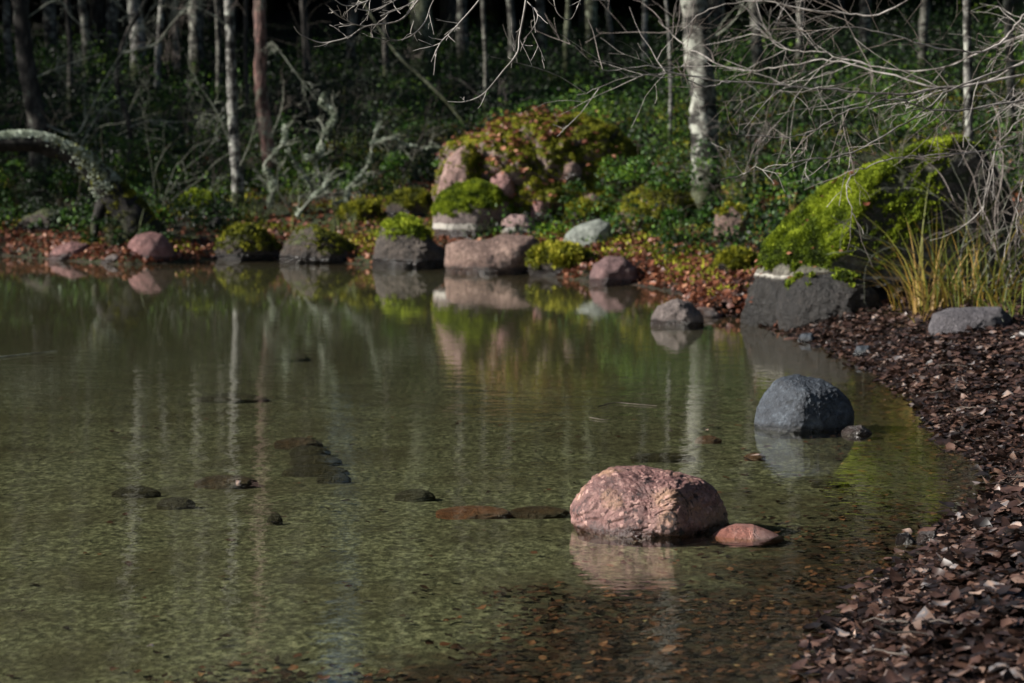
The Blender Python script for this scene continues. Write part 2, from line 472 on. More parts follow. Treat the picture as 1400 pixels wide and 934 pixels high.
def rock(name, label, top, base_py, mat, depth=0.8, sub=5, seed=0, facets=6, amp=0.06, cat='rock', group=None,
         moss=None, at=None, sink=0.5, key=None, freq=2.2, rot=0.0, planes=(), soft=24.0, pits=0.0):
    """top: outline in photograph pixels from the left foot over the top to the right foot"""
    rng = np.random.default_rng(100 + seed)
    top = np.array(top, float)
    cx = (top[0, 0] + top[-1, 0]) / 2
    g = G(cx, base_py) if at is None else np.array(at)
    wpx = top[:, 0].max() - top[:, 0].min()
    rx = wpx / 2 * g[1] / F
    ry = rx * depth
    Yc = g[1] + ry * 0.85
    o = np.array([PY(a, b, Yc)[[0, 2]] for a, b in top])
    zb = min(g[2], o[:, 1].min())
    hgt = o[:, 1].max() - zb
    lx, rx_ = o[0, 0], o[-1, 0]
    dn = sink * hgt
    poly = np.vstack([o, [[rx_ - 0.1 * rx, zb - dn * 0.6], [rx_ - 0.5 * rx, zb - dn], [lx + 0.5 * rx, zb - dn], [lx + 0.1 * rx, zb - dn * 0.6]]])
    c = np.array([(o[:, 0].min() + o[:, 0].max()) / 2, zb + 0.3 * hgt])
    # densify, polar
    pp = np.vstack([poly, poly[:1]])
    dens = np.vstack([pp[i] + (pp[i + 1] - pp[i]) * np.linspace(0, 1, 14, endpoint=False)[:, None] for i in range(len(poly))])
    q = dens - c
    th = np.arctan2(q[:, 1], q[:, 0])
    rr = np.hypot(q[:, 0], q[:, 1])
    k = np.argsort(th)
    th, rr = th[k], rr[k]
    T = np.linspace(-np.pi, np.pi, 181)
    R = np.interp(T, np.r_[th - 2 * np.pi, th, th + 2 * np.pi], np.r_[rr, rr, rr])
    R = (np.roll(R[:-1], 1) + 2 * R[:-1] + np.roll(R[:-1], -1)) / 4
    R = np.r_[R, R[0]]
    u, f = ico(sub)
    kk = soft
    acc = np.exp(-kk * np.ones(len(u)))
    for i in range(facets):
        nrm = rng.normal(size=3)
        nrm[1] = -abs(nrm[1]) - 0.35 if i % 3 else abs(nrm[1]) + .35
        nrm /= np.linalg.norm(nrm)
        dd = rng.uniform(0.74, 0.95)
        if planes and i % 3:
            dd = max(dd, 0.9)
        dot = u @ nrm
        acc += np.exp(-kk * np.where(dot > 0.05, dd / np.maximum(dot, 0.05), 9))
    for nrm, dd in planes:
        nrm = np.array(nrm, float) / np.linalg.norm(nrm)
        dot = u @ nrm
        acc += np.exp(-kk * np.where(dot > 0.05, dd / np.maximum(dot, 0.05), 9))
    s = -np.log(acc) / kk
    s = s / s[np.abs(u[:, 1]) < 0.2].mean()
    s = 0.85 * s + 0.15
    Rt = np.interp(np.arctan2(u[:, 2], u[:, 0]), T, R)
    size = (rx + hgt) / 2
    n1 = fbm(u * freq + seed * 3.7, 5, 0.55)
    n2 = fbm(u * freq * 4 + seed * 1.3, 3, 0.6)
    edge_keep = 0.45 + 0.55 * np.abs(u[:, 1])       # keep the photographed outline
    s = s * (1 + amp * 1.6 * n1 * edge_keep + amp * 0.5 * n2)
    if pits:
        crack = 1 - np.abs(fbm(u * np.array([2.6, 2.6, 4.2]) + seed * 2.2, 3)) * 5
        pit = fbm(u * 13 + seed, 3)
        s = s * (1 - pits * np.clip(crack, 0, 1) + pits * 0.35 * np.minimum(pit, 0.1))
    v = np.c_[u[:, 0] * Rt * s, u[:, 1] * ry * s, u[:, 2] * Rt * s]
    v[:, 2] += c[1] - zb
    if rot:
        cr, sr = math.cos(rot), math.sin(rot)
        v[:, :2] = v[:, :2] @ np.array([[cr, sr], [-sr, cr]])
    loc = np.array([c[0], Yc, zb])
    ob = link(name, np_mesh(name, v, f, mat), loc=loc)
    tag(ob, label, cat, group)
    vn, fn = normals(v, f)
    if key:
        SURF[key] = (v + loc, f, fn)
    if moss:
        moss_cover(ob, v, f, vn, fn, rng, **moss)
    return ob


def moss_cover(ob, v, f, vn, fn, rng, n=4000, up=0.35, zmin=0.0, length=0.035, mat='moss', thick=0.02, bias=0.0, base=0.55, xdir=0.0, nfreq=1.0):
    c = v[f].mean(1)
    nn = fn / (np.linalg.norm(fn, axis=1)[:, None] + 1e-12)
    sz = np.ptp(v[:, 0])
    nz = fbm(c / sz * 5 * nfreq + 5.5, 4)
    m = nn[:, 2] + xdir * nn[:, 0] + 0.9 * nz + bias - 0.25 * np.maximum(nn[:, 1], 0)
    ok = (m > up) & (c[:, 2] > zmin + 0.10 * fbm(c * 6, 2))
    if ok.sum() < 5:
        return
    F_ = f[ok]
    used = np.unique(F_)
    re = np.full(len(v), -1)
    re[used] = np.arange(len(used))
    cushion = thick * (0.6 + 0.9 * np.clip(fbm(v[used] * 14, 3) + 0.3, 0, 1))
    # thickness runs out at the rim of the patch
    cnt = np.zeros(len(v))
    tot = np.zeros(len(v))
    np.add.at(tot, f.ravel(), 1)
    np.add.at(cnt, F_.ravel(), 1)
    rim = (cnt[used] / tot[used] > 0.99)
    sv = v[used] + vn[used] * (cushion * np.where(rim, 1, 0.05))[:, None]
    sf = re[F_]
    a = np.linalg.norm(fn[ok], axis=1)
    pick = rng.choice(len(F_), n, p=a / a.sum())
    w = rng.dirichlet((1, 1, 1), n)
    pos = (sv[sf[pick]] * w[:, :, None]).sum(1)
    nor = nn[ok][pick]
    tn = base + 0.9 * fbm(pos * 7 / max(sz, .3) * 1.0 + 2, 3) + 0.6 * fbm(pos * 9, 2)
    tv, tf, tt = tufts(pos, nor + np.array([0, 0, .35]), length, length * 0.28, tn, rng)
    st = np.clip(base - 0.1 + 0.5 * fbm(sv * 6, 3), 0, 1)
    me = np_mesh('moss', np.vstack([sv, tv]), [sf, tf + len(sv)], M[mat], {'tint': np.r_[st, tt]})
    link('moss', me, ob)


R_PINK = rock_mat('pink_granite', (0.045, 0.019, 0.018), (0.165, 0.08, 0.07), (0.31, 0.188, 0.158), 0.95, wet=0.012, tint=(0.28, 0.165, 0.095), scale=1.6, rough=0.6, bump=0.017)
R_RED = rock_mat('red_wet_granite', (0.16, 0.06, 0.045), (0.29, 0.12, 0.09), (0.40, 0.21, 0.17), 0.35, scale=3, rough=0.4)
R_BLUE = rock_mat('blue_grey_rock', (0.007, 0.009, 0.013), (0.026, 0.033, 0.043), (0.085, 0.102, 0.12), 0.4, wet=0.01, scale=2, rough=0.6, bump=0.022)
R_SUNK = rock_mat('algae_stone', (0.008, 0.007, 0.004), (0.024, 0.021, 0.011), (0.055, 0.048, 0.024), 0.4, scale=2)
R_SUNKRED = rock_mat('submerged_red_stone', (0.07, 0.025, 0.012), (0.15, 0.058, 0.03), (0.24, 0.10, 0.055), 0.4, scale=3, rough=0.5)
R_SUNKBROWN = rock_mat('submerged_brown_stone', (0.016, 0.009, 0.005), (0.045, 0.024, 0.012), (0.10, 0.055, 0.028), 0.4, scale=3, rough=0.5)
R_ROSE = rock_mat('rose_granite', (0.04, 0.015, 0.014), (0.13, 0.056, 0.05), (0.25, 0.13, 0.12), 0.7, wet=0.05)
R_DARK = rock_mat('dark_shore_rock', (0.006, 0.0045, 0.0035), (0.024, 0.016, 0.011), (0.075, 0.054, 0.037), 0.8, wet=0.06, moss=(0.62, 0.06, (0.045, 0.055, 0.01)), scale=1.7)
R_ROSE2 = rock_mat('dry_rose_granite', (0.12, 0.055, 0.05), (0.25, 0.13, 0.118), (0.36, 0.22, 0.2), 0.4)
R_TALL = rock_mat('bare_pink_face', (0.10, 0.055, 0.048), (0.22, 0.135, 0.115), (0.36, 0.25, 0.215), 0.5)
R_MAROON = rock_mat('maroon_rock', (0.05, 0.026, 0.026), (0.11, 0.06, 0.058), (0.19, 0.115, 0.108), 0.3, wet=0.05)
R_TAN = rock_mat('tan_speckled_granite', (0.06, 0.034, 0.027), (0.15, 0.092, 0.072), (0.32, 0.22, 0.175), 0.8, scale=1.6, wet=0.05)
R_GREEN = rock_mat('pale_green_rock', (0.09, 0.10, 0.085), (0.19, 0.21, 0.18), (0.32, 0.34, 0.3), 0.3, wet=0.0)
R_BROWN = rock_mat('brown_rock', (0.045, 0.036, 0.034), (0.10, 0.078, 0.07), (0.2, 0.165, 0.15), 0.35, wet=0.03)
R_LINE1 = rock_mat('banded_granite', (0.07, 0.055, 0.05), (0.15, 0.115, 0.105), (0.24, 0.19, 0.17), 0.35, band=(0.115, 0.185), wet=0.1)
R_LINE2 = rock_mat('banded_pink_granite', (0.15, 0.09, 0.085), (0.3, 0.2, 0.185), (0.4, 0.3, 0.27), 0.3, band=(0.05, 0.12), wet=0.04)
R_MOUND = rock_mat('mound_rock', (0.06, 0.04, 0.034), (0.13, 0.09, 0.075), (0.24, 0.17, 0.145), 0.3, moss=(0.55, 0.0, (0.05, 0.055, 0.012)))
R_BIGR = rock_mat('grey_boulder', (0.025, 0.022, 0.017), (0.075, 0.066, 0.05), (0.22, 0.21, 0.17), 0.4, band=(0.30, 0.33), wet=0.30, wetmul=(0.065, 0.055, 0.046), wetrough=0.5, scale=0.8, moss=(0.15, 0.36, (0.03, 0.036, 0.01)))  # dark moss film also paints the shade of the right face
R_SLAB = rock_mat('wet_grey_slab', (0.006, 0.005, 0.004), (0.0085, 0.0068, 0.0055), (0.034, 0.027, 0.022), 0.6, rough=0.6)
R_SLAB2 = rock_mat('brown_grey_shore_rock', (0.01, 0.008, 0.0065), (0.04, 0.03, 0.023), (0.115, 0.092, 0.074), 0.7, scale=1.6, wet=0.08)
R_PURPLE = rock_mat('purple_grey_rock', (0.04, 0.036, 0.042), (0.08, 0.073, 0.08), (0.15, 0.138, 0.145), 0.5, scale=2)

# -- the boulders standing in the lake
rock('pink_boulder', 'large rounded pink granite boulder standing in the lake', [(779, 712), (780, 692), (790, 672), (812, 650), (838, 640), (880, 639), (930, 649), (960, 657), (980, 672), (990, 695), (997, 714)],
     735, R_PINK, 0.95, 7, 1, 9, 0.03, 'boulder', sink=0.5, freq=2.6, soft=30, pits=0.03, planes=[((-0.3, -0.9, 0.35), 0.74), ((0.8, -0.62, 0.0), 0.8), ((-0.1, -0.35, 1), 0.86)])
rock('wet_stone', 'small red wet stone poking out beside the pink boulder', [(972, 734), (986, 723), (1006, 717), (1030, 718), (1052, 726), (1074, 736)], 737, R_RED, 0.7, 5, 2, 4, 0.05, 'stone', sink=0.5)
rock('blue_grey_boulder', 'dark blue grey round boulder standing in the lake', [(1033, 582), (1036, 560), (1046, 538), (1064, 520), (1092, 512), (1122, 518), (1145, 532), (1160, 547), (1166, 562), (1166, 581)],
     591, R_BLUE, 0.95, 7, 9, 4, 0.05, 'boulder', sink=0.5, soft=15, pits=0.008, planes=[((-0.8, -0.6, 0.3), 0.80), ((0.42, -0.9, 0.12), 0.76), ((0.1, -0.4, 1), 0.84)])
rock('small_rock', 'little brown rock at the right foot of the blue grey boulder', [(1150, 590), (1160, 583), (1178, 581), (1192, 590)], 595, R_BROWN, 0.7, 4, 4, 5, 0.1)
rock('brown_rock', 'angular brown rock at the water edge near the tree', [(890, 440), (897, 418), (925, 409), (945, 415), (958, 428), (963, 442)], 446, R_BROWN, 0.9, 5, 5, 8, 0.1)
rock('flat_rock', 'flat pale rock lying right of the angular brown rock', [(942, 430), (955, 420), (975, 421), (988, 432)], 434, R_TAN, 0.9, 4, 6, 6, 0.08)

# -- right bank
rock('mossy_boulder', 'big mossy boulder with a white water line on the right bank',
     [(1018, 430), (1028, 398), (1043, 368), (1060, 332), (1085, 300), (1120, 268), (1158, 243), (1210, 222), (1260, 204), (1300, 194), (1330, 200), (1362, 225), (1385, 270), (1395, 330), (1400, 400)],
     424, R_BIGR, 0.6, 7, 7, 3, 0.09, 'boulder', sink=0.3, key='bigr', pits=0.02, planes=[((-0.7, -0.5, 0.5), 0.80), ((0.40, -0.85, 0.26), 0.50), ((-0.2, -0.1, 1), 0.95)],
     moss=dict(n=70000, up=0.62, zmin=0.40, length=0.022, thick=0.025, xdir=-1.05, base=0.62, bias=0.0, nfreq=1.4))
rock('wet_slab', 'low wet dark rock at the foot of the big mossy boulder', [(1062, 428), (1072, 392), (1100, 376), (1150, 372), (1185, 378), (1202, 395), (1208, 420)], 441, R_SLAB, 0.8, 6, 8, 2, 0.07, sink=0.4, soft=12,
     moss=dict(n=1500, up=1.1, zmin=0.2, length=0.03, thick=0.015))
rock('bank_rock', 'purple grey rock lying in the leaf litter below the reeds', [(1270, 450), (1276, 430), (1300, 422), (1335, 421), (1365, 420), (1380, 432), (1384, 452)], 462, R_PURPLE, 0.7, 5, 11, 7, 0.08, sink=0.4)
rock('shore_pebble', 'bluish stone at the right waterline nearest the wet slab', [(1090, 466), (1096, 456), (1110, 455), (1118, 466)], 468, R_BLUE, 0.8, 4, 12, 4, 0.08, 'stone')
rock('shore_pebble', 'dark bluish pebble in the leaves at the right waterline', [(1166, 484), (1172, 473), (1188, 472), (1194, 484)], 486, R_BLUE, 0.8, 4, 13, 4, 0.08, 'stone')
rock('shore_pebble', 'pale speckled stone in the leaf pile by the lower shore', [(1252, 742), (1258, 727), (1278, 726), (1286, 742)], 745, R_BROWN, 0.8, 4, 14, 4, 0.08, 'stone')
rock('shore_pebble', 'black stone at the tip of the dark gravel inlet', [(1222, 742), (1228, 730), (1242, 728), (1254, 742)], 744, R_DARK, 0.8, 4, 15, 4, 0.08, 'stone')

# -- far shore, left to right
rock('shore_rock', 'low rose rock at the waterline on the far left', [(64, 353), (76, 338), (98, 330), (120, 334), (131, 351)], 356, R_ROSE, 0.8, 5, 20, 6, 0.07)
rock('shore_rock', 'small grey stone between the two rose rocks', [(136, 358), (146, 349), (165, 347), (176, 357)], 360, R_BROWN, 0.8, 4, 21, 5, 0.07, 'stone')
rock('shore_rock', 'pointed rose boulder at the far left waterline', [(170, 355), (174, 335), (188, 322), (206, 318), (222, 322), (234, 335), (237, 352)], 358, R_ROSE, 0.8, 5, 22, 6, 0.05, 'boulder')
rock('shore_rock', 'dark rock under the arched trunk', [(22, 312), (34, 294), (60, 285), (92, 290), (106, 312)], 318, R_DARK, 0.8, 5, 23, 6, 0.07)
rock('mossy_rock', 'round stone capped with bright moss left of the slender trunks', [(240, 290), (243, 274), (257, 264), (275, 263), (294, 268), (303, 290)], 294, R_LINE2, 0.8, 5, 24, 5, 0.05,
     moss=dict(n=5000, up=0.1, zmin=0.06, length=0.025, base=0.66, thick=0.025))
rock('shore_rock', 'small grey stone below the moss capped round stone', [(276, 312), (283, 298), (300, 296), (310, 311)], 315, R_SLAB, 0.8, 4, 25, 5, 0.08, 'stone')
rock('shore_rock', 'wide dark rock at the waterline right of the slender trunks', [(386, 355), (390, 334), (404, 316), (428, 306), (450, 316), (482, 338), (498, 355)], 360, R_DARK, 0.9, 6, 26, 5, 0.13, pits=0.02, soft=14,
     moss=dict(n=2200, up=0.75, zmin=0.12, length=0.022, mat='moss_yellow', base=0.3, thick=0.015, xdir=0.4))
rock('mossy_rock', 'dark grey boulder with moss on its upper step', [(509, 360), (513, 330), (522, 308), (545, 298), (574, 304), (588, 326), (606, 340), (616, 360)], 366, R_SLAB2, 0.9, 6, 27, 4, 0.1, 'boulder', soft=14, pits=0.025,
     moss=dict(n=2200, up=0.72, zmin=0.34, length=0.035, base=0.66, thick=0.03))
rock('mossy_rock', 'dull mossy flat rock behind the dark grey boulder', [(527, 295), (532, 274), (552, 262), (578, 263), (592, 276), (594, 296)], 298, R_DARK, 0.8, 5, 28, 5, 0.06,
     moss=dict(n=1800, up=0.35, zmin=0.1, length=0.035, base=0.32, mat='moss_yellow'))
rock('banded_boulder', 'round boulder with a green moss cap and white waterline', [(592, 322), (593, 290), (604, 268), (625, 254), (652, 250), (678, 257), (696, 272), (700, 296), (688, 322)], 328, R_LINE1, 0.85, 6, 29, 5, 0.05, 'boulder',
     moss=dict(n=12000, up=0.25, zmin=0.30, length=0.025, base=0.6, thick=0.03))
rock('shore_rock', 'pink stone with a white band right of the moss capped boulder', [(684, 322), (686, 303), (698, 294), (716, 294), (732, 302), (737, 322)], 325, R_LINE2, 0.8, 5, 30, 5, 0.05, 'stone')
rock('shore_slab', 'broad tan speckled rock at the waterline before the mound', [(610, 362), (612, 335), (630, 325), (680, 321), (728, 324), (742, 338), (738, 362)], 374, R_TAN, 0.8, 6, 31, 9, 0.06)
rock('mossy_mound', 'large mossy mound of rock covered with russet leaves', [(598, 300), (596, 262), (606, 232), (622, 206), (655, 190), (690, 172), (738, 164), (795, 166), (836, 180), (866, 206), (884, 250), (905, 304)],
     306, R_MOUND, 0.75, 7, 32, 6, 0.16, 'boulder', key='mound', sink=0.2, freq=3.0,
     moss=dict(n=80000, up=0.26, zmin=0.0, length=0.022, mat='moss_yellow', base=0.55, thick=0.04, xdir=0.3, nfreq=1.6, bias=0.08))
from mathutils.bvhtree import BVHTree
_mv, _mf, _ = SURF['mound']
MBVH = BVHTree.FromPolygons([tuple(p) for p in _mv], [tuple(int(k) for k in p) for p in _mf])


def on_mound(px, py, back=0.1):
    h = MBVH.ray_cast(Vector((0, 0, CAMZ)), Vector(ray(px, py)))[0]
    return None if h is None else np.array([h[0], h[1] - back, h[2]])


rock('mossy_rock', 'low yellow green mossy rock between the mound and the stout grey trunk', [(838, 312), (852, 280), (880, 262), (915, 258), (940, 272), (956, 312)], 322, R_MOUND, 0.8, 6, 45, 7, 0.2, sink=0.3, freq=3.0,
     moss=dict(n=12000, up=0.3, zmin=0.02, length=0.024, base=0.55, mat='moss_yellow', thick=0.04, nfreq=1.5))
rock('upright_slab', 'tall bare pink slab at the left end of the mossy mound', [(594, 305), (598, 262), (610, 222), (628, 201), (643, 200), (652, 222), (658, 262), (668, 305)], 300, R_TALL, 0.8, 6, 33, 9, 0.12, sink=0.3, at=on_mound(640, 285, 0.22), pits=0.02,
     moss=dict(n=3500, up=0.55, zmin=0.0, length=0.022, mat='moss_yellow', base=0.45, thick=0.03, xdir=0.7, nfreq=1.4))
rock('small_rock', 'pink stone on the mound just above the moss capped boulder', [(668, 266), (672, 244), (688, 233), (703, 242), (704, 266)], 276, R_ROSE2, 0.7, 4, 34, 5, 0.08, 'stone', sink=0.3, at=on_mound(686, 262, 0.16))
rock('small_rock', 'pink stone low on the right face of the mound', [(724, 296), (729, 274), (742, 266), (754, 276), (754, 296)], 302, R_ROSE2, 0.7, 4, 35, 5, 0.08, 'stone', sink=0.3, at=on_mound(740, 288, 0.16))
rock('small_rock', 'pale pink stone high on the right face of the mound', [(766, 244), (772, 226), (784, 221), (795, 230), (796, 244)], 284, R_TAN, 0.7, 4, 36, 5, 0.08, 'stone', sink=0.3, at=on_mound(780, 240, 0.14))
rock('small_rock', 'grey pink stone in the middle of the mound face', [(792, 285), (797, 270), (810, 264), (822, 272), (824, 285)], 284, R_TAN, 0.7, 4, 46, 5, 0.08, 'stone', sink=0.3, at=on_mound(808, 282, 0.14))
rock('pale_rock', 'pale green oval rock leaning on the bank', [(770, 334), (774, 320), (792, 306), (818, 300), (834, 306), (838, 322)], 340, R_GREEN, 0.7, 5, 37, 5, 0.05)
rock('mossy_rock', 'low rock under olive moss left of the maroon rock', [(722, 368), (728, 348), (755, 340), (785, 343), (806, 356), (812, 372)], 376, R_DARK, 0.8, 5, 38, 5, 0.06,
     moss=dict(n=4200, up=0.2, zmin=0.08, length=0.045, base=0.62, mat='moss_yellow', thick=0.04))
rock('maroon_rock', 'angular maroon rock at the far waterline', [(806, 385), (809, 360), (826, 350), (852, 352), (870, 366), (872, 386)], 390, R_MAROON, 0.9, 5, 39, 8, 0.07)
rock('shore_rock', 'tan rock in the bank to the right of the grey trunk', [(975, 325), (980, 292), (1000, 281), (1022, 290), (1030, 325)], 332, R_TAN, 0.7, 5, 40, 6, 0.08,
     moss=dict(n=900, up=0.7, zmin=0.1, length=0.035, mat='moss_yellow'))
rock('mossy_rock', 'moss lump in the leaves left of the big mossy boulder', [(980, 370), (986, 352), (1005, 344), (1028, 352), (1034, 370)], 374, R_DARK, 0.8, 5, 41, 4, 0.06,
     moss=dict(n=1900, up=0.2, zmin=0.05, length=0.035, base=0.5, mat='moss_yellow', thick=0.03))
rock('mossy_rock', 'long mossy rock behind the right end of the dark waterline rock', [(462, 302), (470, 286), (490, 278), (512, 282), (520, 302)], 306, R_DARK, 0.8, 5, 42, 4, 0.06,
     moss=dict(n=1900, up=0.2, zmin=0.05, length=0.035, base=0.5, mat='moss_yellow', thick=0.03))
rock('mossy_rock', 'mossy stone at the bank above the pale green oval rock', [(770, 300), (776, 284), (800, 277), (826, 284), (832, 302)], 308, R_DARK, 0.8, 5, 43, 4, 0.06,
     moss=dict(n=1700, up=0.25, zmin=0.03, length=0.035, base=0.55, mat='moss_yellow', thick=0.03))
rock('mossy_rock', 'mossy stump shaped rock under the slender trunks', [(292, 352), (298, 330), (318, 314), (345, 311), (368, 324), (388, 352)], 356, R_DARK, 0.9, 6, 44, 3, 0.12, soft=14,
     moss=dict(n=1700, up=0.62, zmin=0.1, length=0.04, base=0.35, mat='moss_yellow', thick=0.03, nfreq=1.6), pits=0.03)

# -- flat stones under the water
for i, (cx, cy, w, hpx, mt, lab) in enumerate([
    (408, 609, 68, 13, R_SUNKBROWN, 'brown flat submerged stone, topmost of the sunken stack'),
    (424, 621, 58, 9, R_SUNK, 'slim submerged stone second from the top of the sunken stack'),
    (432, 633, 74, 10, R_SUNK, 'wide dark submerged stone in the middle of the sunken stack'),
    (432, 647, 92, 9, R_SUNK, 'long submerged stone near the bottom of the sunken stack'),
    (456, 658, 48, 8, R_SUNK, 'small submerged stone at the bottom of the sunken stack'),
    (308, 662, 88, 14, R_SUNKBROWN, 'brown submerged stone with a pale leaf on it'),
    (186, 677, 68, 9, R_SUNK, 'thin dark submerged stone, leftmost of all'),
    (241, 692, 54, 11, R_SUNK, 'olive oval submerged stone below the leaf topped one'),
    (567, 681, 56, 11, R_SUNK, 'olive submerged stone left of the red flat one'),
    (648, 703, 106, 17, R_SUNKRED, 'long red flat stone just under the water'),
    (738, 702, 84, 12, R_SUNKBROWN, 'brown flat stone touching the pink boulder'),
    (906, 627, 90, 9, R_SUNK, 'dark submerged stone behind the pink boulder'),
    (1135, 664, 54, 9, R_SUNK, 'dark submerged stone in front of the blue grey boulder'),
    (400, 492, 50, 7, R_SUNK, 'dim submerged stone far out in front of the dark rocks'),
    (318, 547, 100, 8, R_SUNK, 'long dim submerged stone in front of the slender trunks'),
    (1032, 626, 30, 7, R_SUNKRED, 'tiny red stone with a leaf near the blue grey boulder'),
    (376, 714, 22, 5, R_SUNK, 'tiny dark submerged stone alone in the mid water'),
    (968, 603, 36, 6, R_SUNKRED, 'reddish submerged stone left of the blue grey boulder'),
]):
    p = G(cx, cy, False)
    p = PZ(cx, cy, p[2] + 0.011)
    rx = w / 2 * p[1] / F
    ry = np.clip((hpx * 0.5 / F * p[1] - 0.010) / (CAMZ / p[1]), rx * 0.28, rx * 0.5)
    u, f = ico(5)
    rg = np.random.default_rng(500 + i)
    n1 = fbm(u * 1.8 + i * 4.1, 4)
    v = np.c_[u[:, 0] * rx, u[:, 1] * ry, u[:, 2] * min(0.042, -p[2] * 0.8 + 0.004)] * (1 + 0.14 * n1)[:, None]
    v[:, 2] = np.where(v[:, 2] < 0, v[:, 2] * 2, v[:, 2])
    ob = link('submerged_stone', np_mesh('submerged_stone', v, f, mt), loc=p)
    tag(ob, lab, 'stone', 'flat stones lying under the water')


# ------------------------------------------------------------------ tubes, trees, twigs
class Tubes:
    def __init__(s):
        s.v, s.f, s.n = [], [], 0

    def add(s, pts, rad, sides=5, rough=0.0, rng=RNG):
        pts = np.asarray(pts, float)
        rad = np.asarray(rad, float)
        t = np.gradient(pts, axis=0)
        t /= np.linalg.norm(t, axis=1)[:, None] + 1e-12
        ref = np.array([0.0, 1, 0.13]) if abs(t[:, 1]).mean() < 0.8 else np.array([1.0, 0, .1])
        a = np.cross(t, ref)
        a /= np.linalg.norm(a, axis=1)[:, None] + 1e-12
        b = np.cross(t, a)
        th = np.linspace(0, 2 * np.pi, sides, endpoint=False)
        R = rad[:, None] * np.ones(sides)
        if rough:
            q = (pts[:, None] + a[:, None] * np.cos(th)[None, :, None] * rad.max() * 1.5 + b[:, None] * np.sin(th)[None, :, None] * rad.max() * 1.5).reshape(-1, 3)
            R = R * (1 + rough * (fbm(q * 3.5 / max(rad.max() * 6, .3), 3) + 0.5 * fbm(q * 9, 2)).reshape(R.shape) * 1.6)
        v = pts[:, None] + (a[:, None] * np.cos(th)[None, :, None] + b[:, None] * np.sin(th)[None, :, None]) * R[:, :, None]
        k = len(pts)
        i = (np.arange(k - 1)[:, None] * sides + np.arange(sides)[None])
        j = (np.arange(k - 1)[:, None] * sides + (np.arange(sides)[None] + 1) % sides)
        s.v.append(v.reshape(-1, 3))
        s.f.append(np.stack([i, j, j + sides, i + sides], -1).reshape(-1, 4) + s.n)
        s.n += k * sides

    def build(s, name, mat, parent=None, origin=(0, 0, 0)):
        v = np.vstack(s.v) - np.asarray(origin)
        return link(name, np_mesh(name, v, np.vstack(s.f), mat), parent, (0, 0, 0) if parent else origin)


def spline(pts, per=6):
    pts = np.asarray(pts, float)
    p = np.vstack([2 * pts[0] - pts[1], pts, 2 * pts[-1] - pts[-2]])
    out = []
    for i in range(1, len(p) - 2):
        t = np.linspace(0, 1, per, endpoint=False)[:, None]
        out.append(0.5 * (2 * p[i] + (p[i + 1] - p[i - 1]) * t + (2 * p[i - 1] - 5 * p[i] + 4 * p[i + 1] - p[i + 2]) * t ** 2 + (3 * p[i] - p[i - 1] - 3 * p[i + 1] + p[i + 2]) * t ** 3))
    return np.vstack(out + [pts[-1:]])


def grow(T, p, d, L, r, lev, rng, wig=0.16, droop=0.02, kids=(3, 6), ang=(0.5, 1.0), rmin=0.0018, flat=1.0, bias=None):
    n = int(np.clip(L / 0.09, 4, 16))
    st = L / n
    pts = [np.array(p, float)]
    d = np.array(d, float)
    d /= np.linalg.norm(d)
    ds = []
    for i in range(n):
        d = d + rng.normal(size=3) * wig * np.array([1, flat, 1]) + np.array([0, 0, -droop])
        if bias is not None:
            d = d + bias
        d /= np.linalg.norm(d)
        pts.append(pts[-1] + d * st)
        ds.append(d.copy())
    rad = np.maximum(np.linspace(r, r * 0.3, n + 1), rmin)
    T.add(pts, rad, 5 if r > 0.012 else 4)
    if lev > 0:
        for k in range(rng.integers(kids[0], kids[1] + 1)):
            i = int(rng.uniform(0.15, 0.98) * n)
            a = rng.uniform(*ang)
            s = rng.normal(size=3) * np.array([1, flat, 1])
            s -= ds[i] * (s @ ds[i])
            s /= np.linalg.norm(s) + 1e-9
            c = ds[i] * math.cos(a) + s * math.sin(a)
            grow(T, pts[i], c, L * rng.uniform(0.3, 0.7), max(rad[i] * rng.uniform(0.5, 0.75), rmin), lev - 1, rng, wig * 1.15, droop, kids, ang, rmin, flat, bias)


def path_px(pts, y0, y1, per=6):
    n = len(pts)
    return spline(np.array([PY(a, b, y0 + (y1 - y0) * i / max(1, n - 1)) for i, (a, b) in enumerate(pts)]), per)


def branch_from(T, path, r0, r1, rng, n=10, lev=2, L=(0.3, 0.8), T2=None, **kw):
    T.add(path, np.linspace(r0, r1, len(path)), 6, 0.15)
    T = T2 or T
    tg = np.gradient(path, axis=0)
    tg /= np.linalg.norm(tg, axis=1)[:, None]
    for k in range(n):
        i = int(rng.uniform(0.08, 0.99) * (len(path) - 1))
        s = rng.normal(size=3) * np.array([1, kw.get('flat', 1.0), 1])
        s -= tg[i] * (s @ tg[i])
        s /= np.linalg.norm(s) + 1e-9
        a = rng.uniform(0.4, 1.1)
        rr = r0 + (r1 - r0) * i / len(path)
        grow(T, path[i], tg[i] * math.cos(a) + s * math.sin(a), rng.uniform(*L), max(rr * 0.5, 0.003), lev, rng, **kw)


